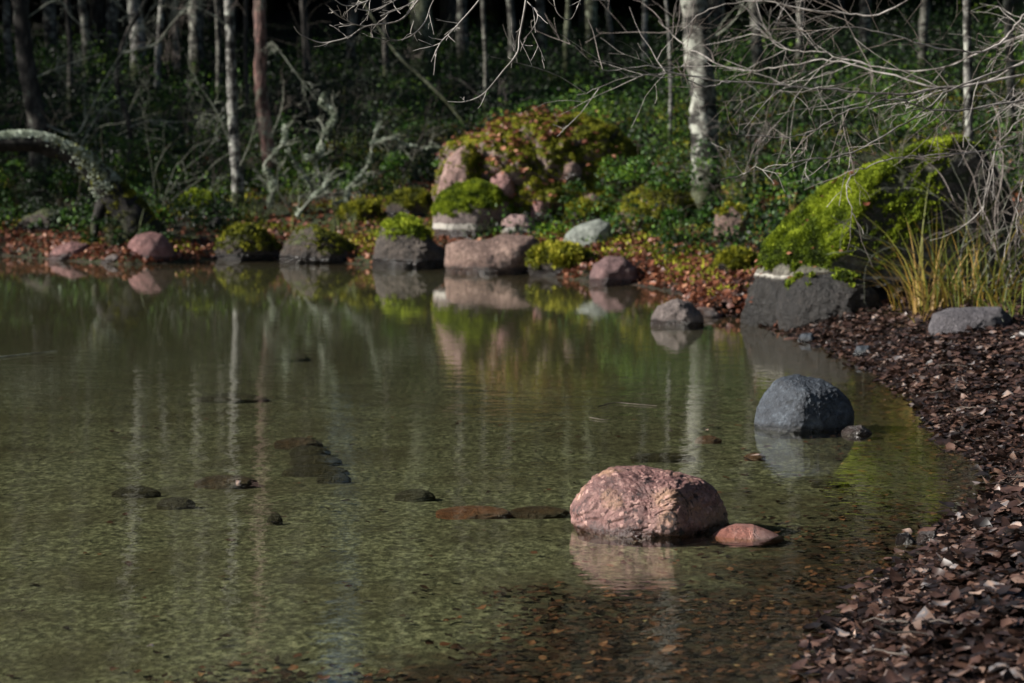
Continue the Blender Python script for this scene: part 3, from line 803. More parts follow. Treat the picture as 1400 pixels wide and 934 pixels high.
def tree(name, label, base, pts, Yd, w0, w1, H, mat, seed, cat='tree', group=None, twigs='twig_dark', crown=14, low=(), lowmat='twig_grey', crown_from=0.4, flare=1.5, rough=0.22, fixed=False):
    """pts: trunk centre line in photograph pixels from foot to the top of the frame; above the frame it carries on up to H metres"""
    rng = np.random.default_rng(900 + seed)
    Yd = Yd if fixed else float(np.clip(G(*pts[0])[1], 24, 62))
    c = [PY(a, b, Yd) for a, b in pts]
    foot = c[0].copy()
    gz = terrain(foot[0], foot[1])[0]
    if foot[2] > gz:
        c = [np.array([foot[0], foot[1], gz])] + c if foot[2] - gz > 0.1 else c
    c[0][2] = min(c[0][2], gz)
    d = c[-1] - c[-2]
    d = d / np.linalg.norm(d)
    if d[2] < 0.7:
        d = np.array([d[0], d[1], 1.0]); d /= np.linalg.norm(d)
    up = c[-1][2]
    k = 0
    q = c[-1]
    while q[2] < gz + H:
        d = d + np.array([rng.normal() * 0.05, rng.normal() * 0.05, 0.08])
        d /= np.linalg.norm(d)
        q = q + d * 1.1
        c.append(q)
    p = spline(np.array(c), 9)
    p = np.vstack([p[:1] - np.array([0, 0, 0.25]), p])
    o = np.array([p[1][0], p[1][1], gz])
    s = np.r_[0, np.cumsum(np.linalg.norm(np.diff(p, axis=0), axis=1))]
    r0, r1 = w0 / 2 * Yd / F, w1 / 2 * Yd / F
    zt = max(up - gz, 0.5)
    rad = np.where(s < zt, r0 + (r1 - r0) * s / zt, r1 * np.clip(1 - (s - zt) / (s[-1] - zt + .01), 0.08, 1))
    rad = rad * (1 + (flare - 1) * np.exp(-s / 0.25))
    e = empty(name, o, label, cat, group)
    T = Tubes()
    T.add(p, rad, 14, rough)
    T.build('trunk', mat, e, o)
    if crown:
        T = Tubes()
        for k in range(crown):
            i = int(rng.uniform(crown_from, 0.98) * (len(p) - 1))
            az = rng.uniform(0, 6.283)
            dd = np.array([math.cos(az), math.sin(az), rng.uniform(0.1, 0.8)])
            grow(T, p[i], dd, rng.uniform(0.8, 2.2) * H / 13, max(rad[i] * 0.35, 0.012), 2, rng, 0.14, 0.0, (4, 7), rmin=0.005)
        T.build('crown', M[twigs], e, o)
    for path, ra, rb, n, L in low:
        T = Tubes()
        T2 = Tubes()
        branch_from(T, path_px(path, Yd - ra * 1.0, Yd - 0.3 if len(path) > 0 else Yd), ra * .8, rb * .7, rng, int(n * 1.3), 2, L, T2=T2, droop=0.05, wig=0.2, rmin=0.0018, kids=(1, 3))
        br = T.build('branch', M[lowmat], e, o)
        T2.build('twigs', M['twig_dark' if len(path) % 2 else 'twig_grey'], br, o)
    return e


def lichen_on(parent, pts, rad, n, size, rng, up=-0.2, mat='lichen', origin=(0, 0, 0), base=0.55, thr=-9):
    pts = np.asarray(pts)
    i = rng.integers(0, len(pts) - 1, n)
    f = rng.uniform(0, 1, n)[:, None]
    c = pts[i] * (1 - f) + pts[i + 1] * f
    t = pts[i + 1] - pts[i]
    t /= np.linalg.norm(t, axis=1)[:, None] + 1e-9
    d = rng.normal(size=(n, 3))
    d[:, 2] = np.abs(d[:, 2]) + up
    d -= t * (d * t).sum(1)[:, None]
    d /= np.linalg.norm(d, axis=1)[:, None] + 1e-9
    r = np.asarray(rad)[i][:, None]
    keep = fbm(c * 6, 3) > thr
    c, d, r = c[keep], d[keep], r[keep]
    tint = base + 1.1 * fbm(c * 9, 3)
    v, fc, tt = tufts(c + d * r * 0.98 - np.asarray(origin), d, size, size * 0.55, tint, rng, 2, 0.9)
    return link('lichen', np_mesh('lichen', v, fc, M[mat], {'tint': tt}), parent)


# ---- trees the photo shows one by one
tree('alder_tree', 'stout pale grey trunk on the far bank right of the mossy mound', None, [(966, 290), (964, 240), (963, 180), (958, 110), (953, 50), (946, 0)], 26.2, 41, 34, 13, M['birch_dark'], 1, rough=0.35, low=[
    ([(955, 60), (985, 45), (1010, 20), (1020, -10)], 0.02, 0.008, 6, (0.3, 0.7))], twigs='twig_grey', flare=1.7)
tree('slender_birch', 'slender pale trunk leaning over the far left shore', None, [(326, 300), (325, 250), (320, 190), (317, 110), (315, 50), (313, 0)], 27.6, 17, 13, 12, M['birch'], 2, low=[
    ([(320, 210), (300, 160), (275, 120), (253, 98)], 0.014, 0.005, 9, (0.2, 0.6)),
    ([(322, 240), (340, 200), (352, 160)], 0.012, 0.005, 6, (0.2, 0.5)),
    ([(316, 40), (290, 20), (262, 10), (240, 26), (214, 60)], 0.016, 0.006, 10, (0.3, 0.7))], twigs='twig_grey')
tree('pine_tree', 'slender pink barked trunk beside the pale leaning one', None, [(372, 262), (368, 220), (362, 170), (356, 110), (357, 60), (355, 0)], 28.6, 20, 17, 13, M['redbark'], 3, low=[
    ([(360, 60), (377, 64), (403, 98), (433, 137)], 0.012, 0.004, 6, (0.2, 0.5)),
    ([(366, 200), (385, 150), (388, 110)], 0.02, 0.008, 4, (0.2, 0.5))], twigs='twig_grey')
tree('lichened_tree', 'dark lichen spotted trunk behind the arched trunk at far left', None, [(58, 262), (52, 180), (42, 120), (33, 60), (27, 0)], 29.5, 30, 22, 12, M['darkbark'], 4, low=[
    ([(40, 110), (75, 95), (110, 82), (141, 73)], 0.016, 0.007, 8, (0.2, 0.6)),
    ([(60, 170), (103, 184), (124, 150), (150, 98), (193, 34), (215, 0)], 0.02, 0.006, 16, (0.3, 0.8)),
    ([(30, 30), (77, 0), (100, 25), (137, 56)], 0.012, 0.005, 6, (0.2, 0.5))], twigs='twig_grey')
tree('sapling', 'thin dead stem draped in twigs between the arch and slender trunks', None, [(172, 262), (178, 180), (160, 110), (172, 50), (200, 0)], 28.8, 8, 6, 6, M['darkbark'], 5, low=[
    ([(175, 175), (205, 165), (240, 167), (283, 163)], 0.014, 0.006, 8, (0.2, 0.5)),
    ([(167, 73), (214, 60), (240, 26), (262, 0)], 0.03, 0.015, 10, (0.2, 0.6)),
    ([(170, 130), (140, 150), (110, 200), (100, 230)], 0.014, 0.005, 12, (0.3, 0.7))], twigs='twig_grey', crown=6)
BG = [((70, 92), (66, 0), 41, 18, 'birch_dim', 'pale olive trunk standing far back at upper left'),
      ((156, 95), (155, 0), 43, 17, 'birch_dim', 'brown grey trunk far back left of the whitish one'),
      ((190, 112), (184, 0), 40, 19, 'birch', 'whitish lichened trunk far back above the undergrowth at left'),
      ((272, 110), (268, 0), 44, 19, 'birch_dim', 'dim grey trunk far back left of the slender trunks'),
      ((576, 112), (575, 0), 41, 29, 'mossbark', 'thick mossy trunk far back at upper centre'),
      ((636, 100), (632, 0), 50, 15, 'birch_dim', 'dim trunk far back right of the thick mossy one'),
      ((664, 172), (660, 0), 34, 6, 'birch_dim', 'thin bare stem rising behind the left of the mossy mound'),
      ((812, 95), (809, 0), 46, 16, 'mossbark', 'dim greenish trunk far back above the mossy mound'),
      ((836, 100), (830, 0), 47, 7, 'birch_dim', 'thin stem beside the dim greenish trunk'),
      ((884, 112), (882, 0), 36, 7, 'birch', 'thin pale stem left of the stout grey trunk'),
      ((916, 212), (914, 40), 27.5, 5, 'birch', 'thin pale lichened stick left of the stout grey trunk'),
      ((1185, 105), (1184, 0), 42, 15, 'birch_dim', 'grey trunk far back above the big mossy boulder'),
      ((1036, 120), (1030, 0), 48, 14, 'birch_dim', 'dim trunk far back right of the stout grey trunk'),
      ((1330, 300), (1322, 0), 24, 11, 'birch', 'thin mottled trunk behind the reeds at right'),
      ((120, 105), (112, 0), 52, 12, 'birch_dim', 'narrow dim trunk far back between two paler ones at left'),
      ((480, 108), (484, 0), 50, 12, 'birch_dim', 'narrow dim trunk far back left of the thick mossy one'),
      ((740, 100), (738, 0), 52, 12, 'birch_dim', 'narrow dim trunk far back above the top of the mound'),
      ((215, 150), (222, 0), 36, 9, 'birch', 'slim pale stem far back above the shrub beside the arched trunk'),
         ((96, 150), (92, 0), 37, 8, 'darkbark', 'slim grey stem far back right of the dark lichened trunk'),
         ((245, 125), (240, 0), 42, 9, 'birch_dim', 'slim dim stem far back left of the dim grey trunk'),
         ((298, 150), (296, 0), 37, 7, 'birch_dim', 'slim grey stem just left of the slender pale trunk'),
         ((340, 180), (336, 0), 34, 6, 'darkbark', 'thin dark stem between the pale and the pink barked trunk'),
         ((420, 130), (414, 0), 40, 10, 'darkbark', 'slim stem far back right of the pink barked trunk'),
         ((530, 120), (528, 0), 44, 9, 'darkbark', 'slim stem far back just left of the thick mossy trunk'),
         ((700, 110), (697, 0), 46, 10, 'birch_dim', 'slim stem far back above the left half of the mound'),
         ((775, 112), (778, 0), 43, 8, 'mossbark', 'slim greenish stem far back above the middle of the mound'),
         ((1090, 110), (1094, 0), 44, 10, 'birch_dim', 'slim stem far back above the left shoulder of the big boulder'),
         ((18, 130), (8, 0), 42, 11, 'birch_dim', 'slim grey trunk far back at the left edge'),
         ((1382, 200), (1378, 0), 30, 12, 'birch_dim', 'grey trunk at the right edge behind the tangle of twigs'),
         ((1262, 112), (1266, 0), 44, 13, 'birch_dim', 'narrow dim trunk far back above the reeds')]
for i, (b, tp, Yd, w, mt, lab) in enumerate(BG):
    m_ = ((b[0] + tp[0]) / 2 + 2 * (-1) ** i, (b[1] + tp[1]) / 2)
    tree('background_tree', lab, None, [b, m_, tp], Yd, w * 1.1, w, 12 if w > 8 else 6, M[mt], 30 + i, crown=9 if w > 8 else 4, group='trunks along the forest edge', twigs='twig_dark', crown_from=0.5)
tree('leaning_sapling', 'thin greenish leaning stem behind the left of the mound', None, [(650, 196), (632, 165), (612, 140), (580, 108), (540, 70)], 31, 7, 5, 4, M['mossbark'], 70, crown=3)

# arched trunk with lichen on its back
rg = np.random.default_rng(61)
arch = path_px([(186, 345), (176, 300), (150, 262), (112, 222), (70, 200), (30, 193), (-30, 200), (-90, 215)], 29.9, 29.6, 10)
s_ = np.linspace(0, 1, len(arch))
rad = (64 - 36 * smooth(0, 0.55, s_)) / 2 * 27.5 / F * (1 + 0.9 * np.exp(-s_ / 0.09))
e = empty('arched_trunk', arch[0], 'dark arched trunk with pale lichen bending over the far left shore', 'tree')
T = Tubes(); T.add(arch, rad, 16, 0.3); at_ = T.build('trunk', M['blackbark'], e, arch[0])
for q in ([(150, 262), (132, 300), (128, 340)], [(165, 290), (196, 312), (215, 345)]):
    T = Tubes(); T.add(path_px(q, 29.8, 29.5), np.linspace(0.09, 0.035, 13), 8, 0.25)
    T.build('root', M['blackbark'], e, arch[0])
lichen_on(at_, arch[20:], rad[20:], 17000, 0.02, rg, 0.9, origin=arch[0], base=0.6, thr=-0.33)
lichen_on(at_, arch[8:40], rad[8:40], 6000, 0.022, rg, 0.9, mat='moss_yellow', origin=arch[0], base=0.25, thr=-0.1)

# dead lichened branches stuck in the far bank
DEAD = [([(416, 218), (435, 214), (443, 184), (458, 158), (439, 141), (446, 128)], 28.5, 0.045, 'crooked pale lichened branch rising right of the pink barked trunk', 900),
        ([(476, 284), (476, 261), (503, 227), (510, 193), (523, 158)], 28.8, 0.03, 'tall lichened branch standing in the undergrowth left of the mound', 500),
        ([(512, 196), (535, 190), (557, 199), (590, 203), (623, 197)], 29.2, 0.02, 'low horizontal lichened branch left of the mound', 260),
        ([(405, 296), (428, 270), (442, 258), (450, 240)], 27.9, 0.028, 'short whitish branch lying in the leaves above the dark waterline rock', 420),
        ([(392, 204), (407, 227), (424, 253), (428, 262)], 28.1, 0.024, 'short whitish branch sloping down right of the slender trunks', 300),
        ([(368, 282), (374, 250), (362, 226), (388, 195), (390, 170)], 28.0, 0.04, 'forked lichened stump at the foot of the pink barked trunk', 700),
        ([(455, 280), (470, 276), (492, 284)], 28.3, 0.016, 'small pale stick on the leaves behind the dark waterline rock', 120)]
DP = []
for i, (pp, Yd, r, lab, n) in enumerate(DEAD):
    Yd = max(29.4, min(G(*pp[0])[1] - 0.3, 32))
    pth = path_px(pp, Yd, Yd + 0.2)
    DP += [(q_[0], q_[1]) for q_ in pth[::5]]
    e = empty('dead_branch', pth[0], lab, 'branch', 'lichened branches on the far bank')
    T = Tubes()
    rg = np.random.default_rng(70 + i)
    branch_from(T, pth, r * 0.8, r * 0.4, rg, 7, 1, (0.12, 0.4), wig=0.25, rmin=0.003)
    st_ = T.build('stem', M['twig_grey'], e, pth[0])
    lichen_on(st_, pth, np.linspace(r, r * .5, len(pth)), int(n * 2.2), 0.02, rg, -0.1, origin=pth[0], base=0.5, thr=-0.08)

# ---- bare tree on the right bank whose limbs cross the upper right of the picture
rg = np.random.default_rng(81)
ty = 15.0
foot = np.array([4.15, ty, terrain(4.15, ty)[0]])
trunk = spline(np.array([foot - [0, 0, .3], foot + [0, 0, .6], foot + [-0.1, 0.05, 1.8], foot + [-0.05, 0.1, 3.2], foot + [0.1, 0, 5.2], foot + [0.0, 0.2, 7.5]]), 8)
e = empty('bare_alder', foot, 'bare grey tree whose long horizontal twigs cross the upper right', 'tree')
T = Tubes(); T.add(trunk, np.linspace(0.13, 0.02, len(trunk)), 12, 0.2); T.build('trunk', M['birch'], e, foot)
LIMBS = [  # pixels from the right, depths, radii, twig count, twig length
    ([(1560, 60), (1470, 95), (1400, 106), (1300, 124), (1200, 129), (1130, 124), (1060, 117), (990, 110), (910, 102), (850, 108), (790, 132)], 15, 14.2, 0.016, 26, (0.25, 0.8)),
    ([(1560, 120), (1470, 135), (1400, 138), (1320, 148), (1270, 148), (1216, 134), (1160, 150), (1110, 180), (1070, 187), (1000, 182)], 15, 13.6, 0.013, 20, (0.2, 0.6)),
    ([(1560, -60), (1460, -20), (1400, 22), (1370, 60), (1335, 74), (1280, 66), (1215, 44), (1150, 36), (1090, 48), (1045, 62)], 15, 14.6, 0.015, 26, (0.25, 0.8)),
    ([(1560, 90), (1450, 80), (1380, 96), (1300, 122), (1250, 160), (1180, 200), (1130, 214), (1070, 225), (1030, 234), (985, 246)], 15, 13.4, 0.012, 14, (0.2, 0.5)),
    ([(1560, 150), (1460, 178), (1400, 196), (1330, 206), (1270, 214), (1200, 224), (1160, 246), (1166, 290), (1180, 320)], 15, 14.5, 0.010, 14, (0.2, 0.5)),
    ([(1560, -90), (1400, -70), (1280, -20), (1200, 22), (1140, 18), (1060, 4), (980, 10), (930, 42)], 15, 15.4, 0.014, 22, (0.3, 0.8)),
    ([(1560, 20), (1440, 40), (1360, 62), (1280, 92), (1200, 94), (1130, 74), (1075, 66), (1030, 40)], 15, 16.2, 0.013, 26, (0.3, 0.8)),
    ([(1560, 0), (1440, 60), (1330, 118), (1240, 108), (1150, 86), (1080, 88), (1020, 96), (960, 74), (925, 50), (900, 30)], 15, 16.5, 0.013, 22, (0.3, 0.7)),
    ([(1560, 130), (1460, 160), (1420, 190), (1398, 250), (1390, 300), (1395, 340)], 15, 14.8, 0.012, 18, (0.2, 0.5)),
    ([(1560, 60), (1440, 130), (1370, 190), (1352, 240), (1345, 300)], 15, 15.5, 0.009, 18, (0.2, 0.5)),
    ([(1000, 112), (965, 118), (930, 104), (880, 90), (837, 98), (803, 84), (768, 52)], 14.4, 13.9, 0.007, 10, (0.15, 0.4)),
]
for k, (pp, a, b, r, n, L) in enumerate(LIMBS):
    pth = path_px(pp, a, b)
    if k != 10:
        z0 = min(max(pth[0][2], foot[2] + .6), 5)
        i = np.argmin(abs(trunk[:, 2] - z0))
        pth = np.vstack([spline(np.vstack([trunk[i], pth[0]]), 4)[:-1], pth])
    pth = pth + fbm(np.c_[pth * 2.2], 3)[:, None] * np.array([0.02, 0.05, 0.045]) + rg.normal(size=pth.shape) * 0.004
    T, T2 = Tubes(), Tubes()
    branch_from(T, pth, r * 0.62, 0.0022, rg, int(n * 0.85), 2, L, T2=T2, wig=0.13, droop=0.012, kids=(0, 3), rmin=0.0013, flat=0.8, bias=np.array([-0.02, 0, 0]))
    br = T.build('branch', M['twig_pale'], e, foot)
    T2.build('twigs', M[('twig_pale', 'twig_mid', 'twig_dark')[k % 3]], br, foot)

# ---- overhanging tree on the near right bank: its drooping twigs enter at the top centre
rg = np.random.default_rng(91)
foot = np.array([3.3, 11.2, terrain(3.3, 11.2)[0]])
trunk = spline(np.array([foot - [0, 0, .3], foot + [-.05, 0, .7], foot + [-0.25, 0.0, 1.9], foot + [-0.7, 0.0, 3.0], foot + [-1.0, 0.1, 4.4], foot + [-1.2, 0.2, 6]]), 8)
e = empty('overhanging_birch', foot, 'bare tree whose thin drooping twigs hang in at the top centre', 'tree')
T = Tubes(); T.add(trunk, np.linspace(0.085, 0.015, len(trunk)), 10, 0.2); T.build('trunk', M['birch'], e, foot)
limb = spline(np.array([trunk[22], PY(1180, -220, 11.1), PY(950, -170, 11.1), PY(780, -110, 11), PY(640, -70, 11), PY(520, -40, 11), PY(430, -30, 11)]), 6)
T = Tubes(); T.add(limb, np.linspace(0.03, 0.008, len(limb)), 8, 0.15)
for pp, r in [([(735, -95), (722, -40), (719, 0), (714, 30), (710, 51), (707, 73), (687, 98), (661, 128), (636, 139), (612, 139)], 0.0062),
              ([(835, -130), (838, -40), (830, 0), (800, -8), (781, 26), (762, 17), (756, -10)], 0.004),
              ([(690, -85), (670, -30), (655, 0), (622, 38), (599, 64), (593, 103)], 0.005),
              ([(620, -65), (590, -20), (572, 0), (546, 28), (501, 36), (478, 50), (458, 56), (437, 58), (411, 47), (402, 36)], 0.005),
              ([(501, 36), (488, 34), (470, 26), (456, 17)], 0.003),
              ([(650, -75), (612, -30), (591, 4), (582, 28), (565, 47), (540, 56), (510, 51)], 0.004),
              ([(540, -45), (520, -16), (500, 2), (474, 8), (455, -2)], 0.004),
              ([(560, -52), (550, -10), (530, 6), (505, 14), (486, 12)], 0.003),
              ([(719, 0), (735, 20), (728, 40), (716, 54)], 0.0025),
              ([(600, -60), (586, -20), (566, 2), (545, 12), (520, 22)], 0.003)]:
    pth = path_px(pp, 11, 10.9)
    T.add(pth, np.linspace(r * 1.1, 0.0022, len(pth)), 5)
    tg = np.gradient(pth, axis=0)
    for k in range(7):
        i = rg.integers(3, len(pth))
        d_ = tg[i] / np.linalg.norm(tg[i]) + rg.normal(size=3) * 0.6
        grow(T, pth[i], d_, rg.uniform(0.03, 0.16), 0.0022, 1, rg, 0.15, 0.02, (0, 2), rmin=0.0013)
T.build('branch', M['twig_pale'], e, foot)


# ---- spruces: trunk + drooping needle sprays, copied through the forest
def spruce_meshes(seed, H, low):
    rng = np.random.default_rng(seed)
    T = Tubes()
    z = np.linspace(-0.3, H, 30)
    p = np.c_[0.06 * np.sin(z * 0.7 + seed), 0.06 * np.cos(z * 0.5), z]
    T.add(p, np.linspace(0.17, 0.015, 30), 9, 0.2)
    trunk = (np.vstack(T.v), np.vstack(T.f))
    V, Fc, C, n = [], [], [], 0
    zz = low
    while zz < H - 0.3:
        fr = (zz - low) / (H - low)
        L0 = (1 - fr) ** 0.8 * 2.3 + 0.25
        nb = 6 if fr < 0.7 else 5
        for k in range(nb):
            az = rng.uniform(0, 6.283)
            L = L0 * rng.uniform(0.65, 1.15)
            m = int(14 + L * 26)
            s = rng.uniform(0.08, 1, m) ** 0.8
            lat = rng.normal(size=m) * 0.22 * L * (1.1 - s)
            x = s * L
            y = lat
            h = 0.10 * x - 0.16 * x ** 2 / L0 - np.abs(lat) * 0.35 - rng.uniform(0, 0.18, m)
            ca, sa = math.cos(az), math.sin(az)
            c = np.c_[x * ca - y * sa, x * sa + y * ca, zz + h]
            yaw = az + rng.normal(size=m) * 0.8
            d = np.c_[np.cos(yaw), np.sin(yaw), rng.uniform(-0.9, 0.1, m)]
            d /= np.linalg.norm(d, axis=1)[:, None]
            w = np.cross(d, rng.normal(size=(m, 3)))
            w /= np.linalg.norm(w, axis=1)[:, None]
            ln = rng.uniform(0.14, 0.34, m)[:, None]
            wd = rng.uniform(0.03, 0.07, m)[:, None]
            V.append(np.stack([c - d * ln * .5, c + w * wd, c + d * ln, c - w * wd], 1).reshape(-1, 3))
            C.append(np.repeat(np.clip(0.4 + rng.normal(size=m) * 0.25, 0, 1), 4))
            Fc.append(np.arange(4 * m).reshape(m, 4) + n)
            n += 4 * m
        zz += rng.uniform(0.28, 0.45)
    tm = np_mesh('spruce_trunk', trunk[0], trunk[1], M['darkbark'])
    cm = np_mesh('spruce_crown', np.vstack(V), np.vstack(Fc), M['needle'], {'tint': np.concatenate(C)})
    return tm, cm


SPR = [spruce_meshes(5, 15, 3.2), spruce_meshes(6, 17, 1.2), spruce_meshes(8, 13, 0.5)]
rg = np.random.default_rng(44)
placed = []


def spruce(x, y, k, label, group, s=1.0):
    z = terrain(x, y)[0]
    o = empty('spruce_tree', (x, y, z), label, 'tree', group)
    o.scale = (s, s, s)
    o.rotation_euler = (0, 0, rg.uniform(0, 6.28))
    link('trunk', SPR[k][0], o)
    link('crown', SPR[k][1], o)
    placed.append((x, y))


tries = 0
while len(placed) < 130 and tries < 6000:
    tries += 1
    y = rg.uniform(47, 85)
    x = rg.uniform(-1, 1) * (0.235 * y + 5)
    if abs(x + 0.0705 * y) < 1.75:
        continue
    if any((x - a) ** 2 + (y - b) ** 2 < (1.7 + 0.012 * y) ** 2 for a, b in placed):
        continue
    k = 0 if y < 52 else rg.integers(0, 3)
    spruce(x, y, k, 'dark spruce standing deep in the shadowed forest', 'spruces deep in the forest', rg.uniform(0.85, 1.25))
# unseen spruces added on the left to shade the far bank and deep forest
for x, y in [(-12.5, 31.4), (-10.8, 32.4), (-12, 34.0), (-13.5, 35.5), (-17, 39), (-13.5, 43), (-20, 35), (-24, 41), (-19, 46), (-28, 37)]:
    spruce(x, y, 1, 'unseen spruce added left of the far shore for shade', 'added shade spruces on the left', 0.4 if y < 34.5 else 0.87)
for x, y in [(7.5, 3), (6.5, 6.5), (8.5, 8.5), (6.8, 11), (9, 13), (7.2, 16), (9.5, 18.5), (8, 21), (10.5, 24), (9, 27), (11.5, 30), (8, -2), (11, 5), (12, 12), (13, 20)]:  # unseen spruces added on the right to block sky light
    spruce(x, y, 1, 'unseen spruce added on the right bank to block sky light', 'added sky blocking spruces on the right bank', rg.uniform(0.85, 1.1))

# ------------------------------------------------------------------ leaves
LEAF_F = np.array([[0, 2, 3], [0, 3, 4], [2, 5, 6], [2, 6, 3], [3, 6, 7], [3, 7, 4], [5, 8, 9], [5, 9, 6], [6, 9, 10], [6, 10, 7], [8, 1, 9], [9, 1, 10]])
LEAF_S = np.array([-.5, .55, -.3, -.3, -.3, 0, 0, 0, .3, .3, .3])
LEAF_T = np.array([0, 0, .72, 0, -.72, 1, 0, -1, .74, 0, -.74])


def leaves(pos, size, tint, rng, tilt=0.45, curl=0.5, nrm=None, smin=0.5):
    n = len(pos)
    L = (size * rng.uniform(smin, 1.25, n))[:, None]
    W = L * rng.uniform(0.24, 0.42, (n, 1))
    cu = rng.normal(size=(n, 1)) * curl * 1.3
    fo = rng.uniform(-0.25, 0.75, (n, 1)) * curl
    tw = rng.normal(size=(n, 1)) * curl * 0.9
    skew = rng.normal(size=(n, 1)) * 0.35
    jit = 1 + rng.normal(size=(n, 11)) * 0.10
    S, T = LEAF_S[None], LEAF_T[None] * jit
    lx = L * S
    ly = W * T + L * skew * S ** 2
    lz = L * cu * S ** 2 + W * fo * T ** 2 + W * tw * T * S * 2 + L * rng.normal(size=(n, 11)) * 0.035
    loc = np.stack([lx, ly, lz], -1)
    z = np.tile([0, 0, 1.0], (n, 1)) + rng.normal(size=(n, 3)) * tilt
    if nrm is not None:
        z = z + nrm
    z /= np.linalg.norm(z, axis=1)[:, None]
    x = np.cross(z, rng.normal(size=(n, 3)))
    x /= np.linalg.norm(x, axis=1)[:, None]
    y = np.cross(z, x)
    v = pos[:, None] + loc[:, :, :1] * x[:, None] + loc[:, :, 1:2] * y[:, None] + loc[:, :, 2:] * z[:, None]
    f = (LEAF_F[None] + (np.arange(n) * 11)[:, None, None]).reshape(-1, 3)
    vein = np.where(LEAF_T == 0, 0.05, -0.04)
    return v.reshape(-1, 3), f, np.clip(np.repeat(tint, 11) + np.tile(vein, n) + rng.normal(size=11 * n) * 0.05, 0, 1)


def in_frame(x, y, m=0.02):
    return np.abs(x / y) < 700 / F + m


# right bank litter
rg = np.random.default_rng(12)
n = 330000
y = 6.2 + 16 * rg.uniform(0, 1, n) ** 1.25
x = rg.uniform(0.5, 6, n)
ok = in_frame(x, y, 0.03)
x, y = x[ok], y[ok]
z, d = terrain(x, y, True)
dens = np.where(d > 0, 1.0, np.exp(d / 0.035) * 0.7) * (d > -0.15)
gap = fbm(np.c_[x * 1.6, y * 1.6, x * 0], 3)
inlet = np.exp(-(((x - PZ(1250, 742)[0]) / 0.16) ** 2 + ((y - PZ(1250, 742)[1]) / 0.5) ** 2))
dens = dens * np.where(gap > -0.45, 1, 0.3) * (1 - 0.9 * inlet)
ok = rg.uniform(0, 1, len(x)) < dens
x, y, z = x[ok], y[ok], z[ok]
lift = rg.uniform(0, 1, len(x)) ** 1.5 * 0.06 * smooth(-0.05, 0.5, d[ok]) * (0.6 + 0.8 * np.clip(fbm(np.c_[x * 2.5, y * 2.5, x * 0 + 7], 3) + .4, 0, 1))
pos = np.c_[x, y, np.maximum(z, 0.0) + 0.004 + lift * 1.1]
keep = np.arange(len(pos)) % 1 == 0
pos = pos[keep][:60000]
tn = rg.beta(1.1, 1.95, len(pos)) + 0.2 * fbm(np.c_[pos[:, :2] * 1.5, pos[:, 0] * 0], 3)
v, f, tt = leaves(pos, np.where(rg.uniform(0, 1, len(pos)) < 0.2, 0.04, 0.074), tn, rg, 0.21, 0.42)
o = link('fallen_leaves', np_mesh('fallen_leaves', v, f, M['leaf_dark'], {'tint': tt}))
tag(o, 'wet dark brown fallen leaves covering the right bank', 'leaves', kind='stuff')
print('bank leaves', len(pos))

T = Tubes()
for k in range(110):
    y_ = rg.uniform(6.6, 15)
    x_ = rg.uniform(0.9, 3.4)
    z_, d_ = terrain(x_, y_, True)
    if d_[0] < 0.03:
        continue
    a_ = rg.uniform(0, 6.283)
    l_ = rg.uniform(0.04, 0.11)
    p_ = np.array([x_, y_, z_[0] + 0.055])
    q_ = np.linspace(-1, 1, 5)[:, None] * l_ * np.array([math.cos(a_), math.sin(a_), rg.normal() * .12]) + rg.normal(size=(5, 3)) * .006
    T.add(p_ + q_, np.linspace(.004, .002, 5), 5)
o = T.build('twig_litter', M['twig_dark'])
tag(o, 'short broken twigs strewn over the leaves of the right bank', 'twigs', kind='stuff')

# far bank litter (russet) incl. the top of the mound
n = 120000
y = rg.uniform(19, 37, n)
x = rg.uniform(-1, 1, n) * (0.23 * y)
z, d = terrain(x, y, True)
patch = fbm(np.c_[x * 0.55, y * 0.55, x * 0 + 30], 4)
dens = (d > 0) * np.clip(0.10 + 1.0 * np.exp(-np.maximum(d - 0.1, 0) / 1.1) + 0.7 * patch * (d > 1), 0, 1)
dens = dens * np.where((x > 3.2) & (y < 25), 0.7, 1)
ok = rg.uniform(0, 1, n) < dens * 0.8
pos = np.c_[x, y, z + 0.01 + rg.uniform(0, 0.05, n)][ok]
tn = rg.beta(2, 2, len(pos))
v, f, tt = leaves(pos, 0.075, tn, rg, 0.5, 0.6)
sv, sf, sfn = SURF['mound']
a = np.linalg.norm(sfn, axis=1)
nn = sfn / (a[:, None] + 1e-12)
cc = sv[sf].mean(1)
tg_ = PY(712, 196, 31)
wgt = a * np.clip(nn[:, 2], 0.05, 1) * (np.exp(-((cc[:, 0] - tg_[0]) / 0.55) ** 2 - ((cc[:, 2] - tg_[2]) / 0.3) ** 2) + 0.05) * (fbm(cc * 3, 3) > -0.1)
pk = rg.choice(len(sf), 1000, p=wgt / wgt.sum())
mp = cc[pk] + nn[pk] * 0.085 + rg.normal(size=(1000, 3)) * 0.03
v2, f2, t2 = leaves(mp, 0.08, rg.beta(2.4, 1.8, 1000), rg, 0.4, 0.5, nn[pk])
sv, sf, sfn = SURF['bigr']
a3 = np.linalg.norm(sfn, axis=1)
n3 = sfn / (a3[:, None] + 1e-12)
c3 = sv[sf].mean(1)
pk = rg.choice(len(sf), 40, p=(q3 := a3 * np.clip(n3[:, 2], 0, 1) * (c3[:, 0] < 2.9)) / q3.sum())
v3, f3, t3 = leaves(c3[pk] + n3[pk] * 0.05, 0.06, rg.beta(2.4, 1.6, 40), rg, 0.3, 0.5, n3[pk])
v2, f2, t2 = np.vstack([v2, v3]), np.vstack([f2, f3 + len(v2)]), np.r_[t2, t3]
o = link('russet_leaves', np_mesh('russet_leaves', np.vstack([v, v2]), np.vstack([f, f2 + len(v)]), M['leaf_red'], {'tint': np.r_[tt, t2]}))
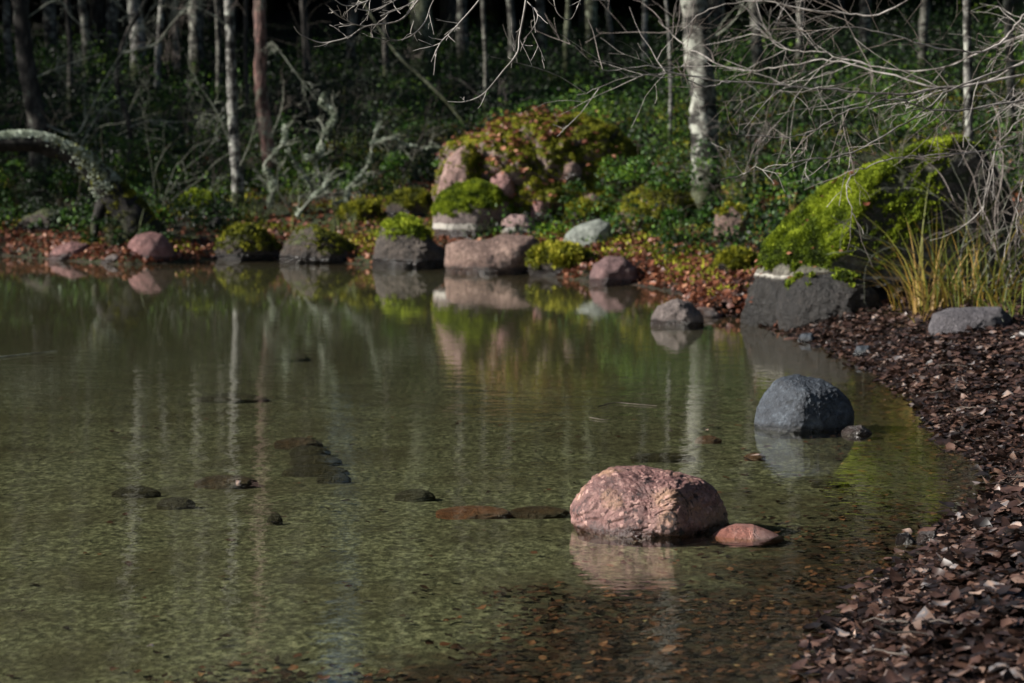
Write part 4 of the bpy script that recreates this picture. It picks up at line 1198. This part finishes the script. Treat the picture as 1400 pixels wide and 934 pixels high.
tag(o, 'russet fallen leaves scattered over the far bank and mound', 'leaves', kind='stuff')
print('far leaves', len(pos))

# sunken leaves
n = 90000
y = 6.2 + 9 * rg.uniform(0, 1, n) ** 1.4
x = rg.uniform(-3, 3.2, n)
z, d = terrain(x, y, True)
q = 8.1 + 1.25 * x - y + 1.6 * fbm(np.c_[x * .8, y * .8, x * 0], 3)
dens = (d < 0.05) * np.maximum(smooth(-0.4, 1.3, q) * 0.62, np.exp(np.minimum(d, 0) / 0.3) * 0.8) + (d < 0) * 0.006
ok = (rg.uniform(0, 1, n) < dens * 0.85) & in_frame(x, y, 0.02)
pos = np.c_[x, y, np.minimum(z + 0.008 + rg.uniform(0, .012, n), -0.006)][ok]
v, f, tt = leaves(pos, 0.04, rg.beta(1.3, 2.0, len(pos)), rg, 0.12, 0.2)
o = link('sunken_leaves', np_mesh('sunken_leaves', v, f, M['leaf_sunk'], {'tint': tt}))
tag(o, 'brown leaves lying under the shallow water near the right shore', 'leaves', kind='stuff')
print('sunk', len(pos))

# single leaves one can point to
for px_, py_, zz_, sz, tn_, lab in [(326, 657, 0.012, 0.075, 0.97, 'pale pink leaf resting on the brown submerged stone'),
                                   (1033, 622, 0.012, 0.05, 1.0, 'small pale leaf on the tiny red stone'),
                                   (1290, 731, 0.13, 0.07, 0.99, 'light pink leaf lying by the speckled stone'),
                                   (1240, 724, 0.01, 0.06, 0.97, 'pink leaf floating at the inlet mouth'),
                                   (965, 586, 0.004, 0.09, 0.95, 'whitish leaf floating left of the blue grey boulder'),
                                   (1150, 866, 0.06, 0.085, 0.9, 'large greyish leaf at the lowest tip of the bank'),
                                   (205, 882, 0.003, 0.035, 0.9, 'tiny yellow green leaf floating at lower left')]:
    p = PZ(px_, py_, zz_)
    v, f, tt = leaves(np.array([p]), sz, np.array([tn_]), rg, 0.15, 0.4)
    o = link('fallen_leaf', np_mesh('fallen_leaf', v - p, f, M['leaf_dark'], {'tint': tt}), loc=p)
    tag(o, lab, 'leaf')

# ------------------------------------------------------------------ undergrowth
def leafclump(c, R, Hh, n, rng, size, base):
    """leaf faces spread through a dome"""
    u = rng.normal(size=(n, 3))
    u /= np.linalg.norm(u, axis=1)[:, None]
    u[:, 2] = np.abs(u[:, 2])
    r = rng.uniform(0.35, 1, n)[:, None] ** 0.6
    p = c + u * r * np.array([R, R, Hh])
    d = u * 0.6 + rng.normal(size=(n, 3)) * 0.7
    d /= np.linalg.norm(d, axis=1)[:, None]
    s = np.cross(d, rng.normal(size=(n, 3)))
    s /= np.linalg.norm(s, axis=1)[:, None]
    L = size * rng.uniform(0.6, 1.3, (n, 1))
    v = np.stack([p - d * L * .5, p + s * L * .33, p + d * L * .6, p - s * L * .33], 1).reshape(-1, 3)
    t_ = np.repeat(np.clip(base + rng.normal(size=n) * 0.16, 0, 1), 4)
    return v, np.arange(4 * n).reshape(n, 4), t_


rg = np.random.default_rng(21)
n = 8200
y = 19.5 + 30 * rg.uniform(0, 1, n) ** 0.9
x = rg.uniform(-1, 1, n) * (0.24 * y)
z, d = terrain(x, y, True)
patch = fbm(np.c_[x * 0.5, y * 0.5, x * 0 + 60], 4)
ok = (d > 0.9 + 0.6 * patch) & (patch > -0.12 - 0.3 * smooth(30, 33, y)) & ~((x > 2.2) & (y < 24))
bx, by_ = PY(745, 230, 30.5)[0], 30.8
ok &= rg.uniform(0, 1, n) > 0.35 * smooth(38, 46, y)
for dx_, dy_ in DP:
    ok &= ~((np.abs(x - dx_) < 0.28) & (y < dy_ + 0.25) & (y > dy_ - 3))
ok &= ~((x > 0.6) & (x < 3.2) & (y > 26) & (y < 31.2) & (rg.uniform(0, 1, n) < 0.7))
ok &= ((x - bx) / 1.45) ** 2 + ((y - by_) / 1.3) ** 2 > 1
V, Fc, C, k = [], [], [], 0
for i in np.nonzero(ok)[0]:
    R = rg.uniform(0.14, 0.36) * (1 + 0.5 * float(smooth(31, 36, y[i])))
    Hh = R * rg.uniform(0.6, 2.0)
    m = int(26 + R * 110)
    bs = 0.30 + 1.5 * patch[i] + rg.normal() * 0.22 - 0.16 * float(smooth(33, 40, y[i]))  # tone varies by patch; darker tint with depth stands in for shade
    v, f, t_ = leafclump(np.array([x[i], y[i], z[i] + 0.02]), R, Hh, m, rg, rg.uniform(0.03, 0.06), bs)
    V.append(v); Fc.append(f + k); C.append(t_); k += len(v)
o = link('undergrowth', np_mesh('undergrowth', np.vstack(V), np.vstack(Fc), M['green'], {'tint': np.concatenate(C)}))
tag(o, 'low dark green bilberry undergrowth covering the forest floor', 'undergrowth', kind='stuff')
print('undergrowth faces', k // 4)

# moss carpet on the far bank
n = 110000
y = rg.uniform(20, 37, n)
x = rg.uniform(-1, 1, n) * (0.225 * y)
z, d = terrain(x, y, True)
patch = fbm(np.c_[x * 0.9, y * 0.9, x * 0 + 90], 4)
ok = (d > 0.15) & (patch > 0.06 - 0.3 * np.exp(-((x - 1.9) / 1.3) ** 2 - ((y - 30) / 2.2) ** 2)) & (rg.uniform(0, 1, n) < 0.9)
pos = np.c_[x, y, z + 0.01][ok]
v, f, t_ = tufts(pos, np.tile([0, 0, 1.0], (len(pos), 1)), 0.055, 0.016, 0.55 + 0.8 * fbm(np.c_[pos[:, :2] * 2, pos[:, 0] * 0], 3), rg, 2)
o = link('moss_carpet', np_mesh('moss_carpet', v, f, M['moss_yellow'], {'tint': t_}))
tag(o, 'olive moss growing in patches on the far bank', 'moss', kind='stuff')

# shrubs one can point to
for i, (px_, py_, R, Hh, n, base, lab) in enumerate([
    (905, 320, 0.55, 1.05, 1500, 0.6, 'leafy green shrub left of the stout grey trunk'),
    (860, 300, 0.4, 0.75, 900, 0.55, 'green shrub against the right side of the mossy mound'),
    (1030, 300, 0.5, 0.9, 1000, 0.4, 'dark green shrub between the grey trunk and big boulder'),
    (1085, 262, 0.5, 0.8, 1000, 0.3, 'dark shrub behind the left shoulder of the big boulder'),
    (505, 268, 0.5, 0.65, 1100, 0.6, 'bright green shrub around the tall lichened branch'),
    (395, 230, 0.5, 0.75, 1000, 0.4, 'dark green shrub behind the forked lichened stump'),
    (205, 262, 0.6, 0.8, 1300, 0.5, 'green shrub between the arched trunk and slender trunks'),
    (300, 255, 0.45, 0.6, 900, 0.55, 'green shrub just left of the slender pale trunk'),
    (62, 255, 0.5, 0.5, 800, 0.5, 'green shrub seen under the arched trunk'),
    (88, 312, 0.4, 0.6, 1100, 0.2, 'dark leafy shrub filling the hollow below the arch'),
    (28, 300, 0.4, 0.7, 1100, 0.25, 'dark leafy shrub below the left end of the arch'),
    (155, 338, 0.3, 0.45, 700, 0.3, 'dark shrub against the thick foot of the arched trunk'),
    (930, 338, 0.35, 0.45, 800, 0.5, 'low green shrub at the foot of the stout grey trunk'),
    (590, 215, 0.5, 0.6, 900, 0.35, 'dark shrub behind the upright pink slab'),
    (130, 318, 0.25, 0.3, 350, 0.6, 'small leafy plant under the right end of the arch'),
    (760, 175, 0.7, 0.55, 1000, 0.45, 'bushy green growth along the top of the mound'),
]):
    g = G(px_, py_)
    e = empty('shrub', g, lab, 'shrub', 'shrubs on the far bank')
    V, Fc, C, k = [], [], [], 0
    for q in range(16):
        c = np.array([rg.normal() * R * .75, rg.normal() * R * .6, Hh * rg.uniform(0.0, 1.0) ** 1.4 * 0.85])
        v, f, t_ = leafclump(c, R * rg.uniform(.2, .42), Hh * rg.uniform(.12, .3), n // 8, rg, rg.uniform(0.028, 0.045), base + rg.normal() * .1)
        V.append(v); Fc.append(f + k); C.append(t_); k += len(v)
    link('foliage', np_mesh('foliage', np.vstack(V), np.vstack(Fc), M['green'], {'tint': np.concatenate(C)}), e)
    T = Tubes()
    for q in range(7):
        grow(T, g - [0, 0, .05], np.array([rg.normal() * .4, rg.normal() * .4, 1]), Hh * .8, 0.008, 1, rg)
    T.build('stem', M['stem'], e, g)


# bare twiggy bushes
for i, (px_, py_, H_, nst, mt_, lab) in enumerate([
    (112, 300, 1.5, 6, 'twig_dark', 'dark bare bush rising behind the lichened back of the arch'),
    (218, 288, 1.9, 7, 'twig_grey', 'lichened bare bush left of the moss capped round stone'),
    (288, 270, 1.8, 6, 'twig_dark', 'dark bare bush just left of the slender pale trunk'),
    (140, 225, 1.9, 6, 'twig_grey', 'grey bare bush deep behind the arched trunk'),
    (395, 288, 1.5, 6, 'twig_grey', 'lichened bare bush at the foot of the pink barked trunk'),
    (452, 240, 1.8, 6, 'twig_dark', 'dark bare bush right of the pink barked trunk'),
    (548, 250, 1.4, 6, 'twig_dark', 'dark bare bush left of the upright pink slab'),
    (690, 172, 1.3, 5, 'twig_mid', 'thin bare bush behind the left half of the mound'),
    (1008, 300, 1.4, 5, 'twig_mid', 'bare bush right of the foot of the stout grey trunk'),
    (1330, 410, 1.6, 8, 'twig_grey', 'lichened bare bush growing up before the right side of the big boulder'),
    (1392, 400, 1.9, 9, 'twig_mid', 'tangled bare bush at the right edge above the reeds'),
    (18, 240, 1.6, 6, 'twig_dark', 'dark bare bush at the left edge above the arch'),
    (330, 205, 2.0, 6, 'twig_dark', 'dark bare bush deep between the pale and the pink barked trunk'),
    (512, 175, 2.0, 6, 'twig_grey', 'grey bare bush deep in the wood left of the mound'),
]):
    g = G(px_, py_)
    e = empty('bare_bush', g, lab, 'bush', 'bare bushes on the shore')
    for q in range(nst):
        T = Tubes()
        az = rg.uniform(0, 6.283)
        grow(T, g + np.array([rg.normal() * .06, rg.normal() * .06, -.05]), np.array([math.cos(az) * .5, math.sin(az) * .5, 1]), H_ * rg.uniform(.6, 1.1), 0.008, 3, rg, wig=0.17, droop=0.015, kids=(1, 3), ang=(0.4, 1.1), rmin=0.0017)
        T.build('stem', M[{'twig_grey': 'bush_grey', 'twig_mid': 'twig_mid', 'twig_dark': 'bush_dark'}[mt_]], e, g)

# ------------------------------------------------------------------ reeds / grass clumps
def blades(n, spread, H, rng, lean=0.5, w=0.006, base=0.6, var=0.25, wind=0.0):
    V, C = [], []
    k = 6
    a = rng.uniform(0, 6.283, n)
    r = rng.uniform(0, 1, n) ** 0.6 * spread
    p0 = np.c_[np.cos(a) * r, np.sin(a) * r, np.full(n, -0.03)]
    az = a + rng.normal(size=n) * 0.8
    ln = H * rng.uniform(0.45, 1.1, n)
    le = np.abs(rng.normal(size=n)) * lean + 0.05
    s = np.linspace(0, 1, k)
    hor = (le[:, None] * s ** 1.8) * ln[:, None]
    up = ln[:, None] * (s - 0.45 * np.minimum(le, 1.3)[:, None] * s ** 2.6)
    c = np.stack([p0[:, :1] + np.cos(az)[:, None] * hor + wind * hor, p0[:, 1:2] + np.sin(az)[:, None] * hor, p0[:, 2:] + up], -1)
    f2 = rng.uniform(0, 6.283, n)
    side = np.c_[np.cos(f2), np.sin(f2), 0 * f2][:, None, :] * (w * (1 - s ** 2 * 0.9))[None, :, None]
    v = np.stack([c - side, c + side], 2).reshape(-1, 3)
    i = (np.arange(n)[:, None] * k + np.arange(k - 1)[None]).ravel() * 2
    f = np.stack([i, i + 1, i + 3, i + 2], -1)
    t_ = np.repeat(np.clip(base + rng.normal(size=n) * var, 0, 1), k * 2) + np.tile(np.repeat(-0.25 * s + 0.1, 2), n)
    return v, f, np.clip(t_, 0, 1)


for px_, py_, n, sp_, H, lean, base, w, lab in [
    (1285, 428, 80, 0.34, 1.1, 0.85, 0.5, 0.006, 'tall yellow reed clump on the right bank behind the purple grey rock'),
    (1262, 432, 30, 0.16, 0.85, 0.6, 0.75, 0.006, 'orange tinted reed tuft at the left of the tall clump'),
    (1350, 425, 90, 0.35, 0.95, 0.9, 0.4, 0.005, 'sprawling green grass at the right edge of the bank'),
    (1222, 400, 22, 0.06, 0.75, 0.5, 0.85, 0.009, 'dry straw coloured reeds before the right half of the big boulder'),
    (1036, 335, 12, 0.06, 0.45, 0.6, 0.8, 0.008, 'small straw tuft in the leaves left of the big boulder'),
    (1260, 452, 14, 0.05, 0.28, 0.9, 0.6, 0.006, 'short flopping grass tuft left of the purple grey rock'),
    (1080, 300, 10, 0.05, 0.4, 0.5, 0.85, 0.008, 'pale dry tuft behind the left edge of the big boulder'),
    (1385, 445, 45, 0.2, 0.5, 0.7, 0.3, 0.006, 'green grass tuft at the far right edge beside the purple grey rock'),
]:
    g = G(px_, py_)
    v, f, t_ = blades(n, sp_, H, rg, lean, w, base)
    o = link('reed_clump', np_mesh('reed_clump', v, f, M['grass'], {'tint': t_}), loc=g)
    tag(o, lab, 'grass clump')
# forest grass, too fine to count
V, Fc, C, k = [], [], [], 0
for i in range(240):
    y_ = rg.uniform(28.5, 40)
    x_ = rg.uniform(-1, 1) * 0.22 * y_
    z_, d_ = terrain(x_, y_, True)
    if d_[0] < 0.8:
        continue
    v, f, t_ = blades(14, 0.15, 0.45, rg, 0.5, 0.006, 0.1, 0.15)
    V.append(v + np.array([x_, y_, z_[0]])); Fc.append(f + k); C.append(t_); k += len(v)
o = link('forest_grass', np_mesh('forest_grass', np.vstack(V), np.vstack(Fc), M['grass'], {'tint': np.concatenate(C)}))
tag(o, 'thin green forest grass among the undergrowth', 'grass', kind='stuff')
# moss pad under the reeds
g = G(1222, 415)
n = 1200
a = rg.uniform(0, 6.283, n); r = rg.uniform(0, 1, n) ** .5
pos = np.c_[np.cos(a) * r * .16, np.sin(a) * r * .2, 0.05 * (1 - r ** 2)]
v, f, t_ = tufts(pos, np.tile([0, 0, 1.0], (n, 1)), 0.04, 0.012, np.full(n, 0.7), rg, 2)
tag(link('moss_cushion', np_mesh('moss_cushion', v, f, M['moss'], {'tint': t_}), loc=g), 'bright moss cushion at the foot of the dry straw reeds', 'moss')

# sticks on the water
for i, (pp, r, lab) in enumerate([([(818, 556), (840, 551), (862, 552), (898, 555)], 0.006, 'thin twig floating in mid water behind the pink boulder'),
                                  ([(806, 571), (830, 574), (850, 570)], 0.004, 'short dark twig floating just below the thin one'),
                                  ([(-20, 490), (15, 487), (40, 484), (78, 480)], 0.012, 'pale stick floating at the left edge of the water'),
                                  ([(790, 383), (800, 376), (822, 384)], 0.01, 'dead stick at the far waterline by the maroon rock'),
                                  ([(905, 373), (918, 366), (935, 378)], 0.012, 'pale stick on the leaves behind the angular brown rock'),
                                  ([(1298, 412), (1330, 404), (1360, 420), (1372, 440)], 0.006, 'reddish twig arching over the purple grey rock')]):
    pts = np.array([PZ(a, b, 0.006 + (0.28 if i == 5 else 0.12 if i == 4 else 0)) for a, b in pp])
    T = Tubes()
    pth = spline(pts)
    T.add(pth, np.linspace(r, r * .4, len(pth)) * .6, 6, 0.2)
    tag(T.build('floating_twig' if i < 3 else 'stick', M['twig_dark' if i < 2 else 'twig_grey'], None, pts[0]), lab, 'twig')

# ------------------------------------------------------------------ light, sky, camera
sun_dir = np.array([-0.88, -0.16, 0.50])
sun_dir /= np.linalg.norm(sun_dir)
L = bpy.data.lights.new('sun', 'SUN')
L.energy = 5.0
L.angle = math.radians(1.5)
L.color = (1.0, 0.95, 0.88)
so = bpy.data.objects.new('sun', L)
COL.objects.link(so)
so.rotation_euler = Vector(sun_dir).to_track_quat('Z', 'Y').to_euler()
so.location = (-20, -10, 25)
w = bpy.data.worlds.new('World')
SC.world = w
w.use_nodes = True
nt = w.node_tree
sky = nt.nodes.new('ShaderNodeTexSky')
sky.sky_type = 'NISHITA'
sky.sun_disc = False
sky.sun_elevation = math.asin(sun_dir[2])
sky.sun_rotation = math.atan2(sun_dir[0], sun_dir[1])
bgn = nt.nodes['Background']
nt.links.new(sky.outputs[0], bgn.inputs[0])
bgn.inputs[1].default_value = 0.05

cam = bpy.data.cameras.new('camera')
cam.sensor_width = 36
cam.lens = F / 1400 * 36
cam.clip_end = 2000
cam.dof.use_dof = True
cam.dof.focus_distance = 10.2
cam.dof.aperture_fstop = 4.0
co = bpy.data.objects.new('camera', cam)
COL.objects.link(co)
co.location = (0, 0, CAMZ)
co.rotation_euler = (math.pi / 2 - PITCH, 0, 0)
SC.camera = co
SC.view_settings.view_transform = 'Standard'
SC.view_settings.look = 'None'
SC.view_settings.exposure = 1.05
SC.view_settings.gamma = 1
SC.cycles.max_bounces = 6
SC.cycles.diffuse_bounces = 2
SC.cycles.transparent_max_bounces = 12
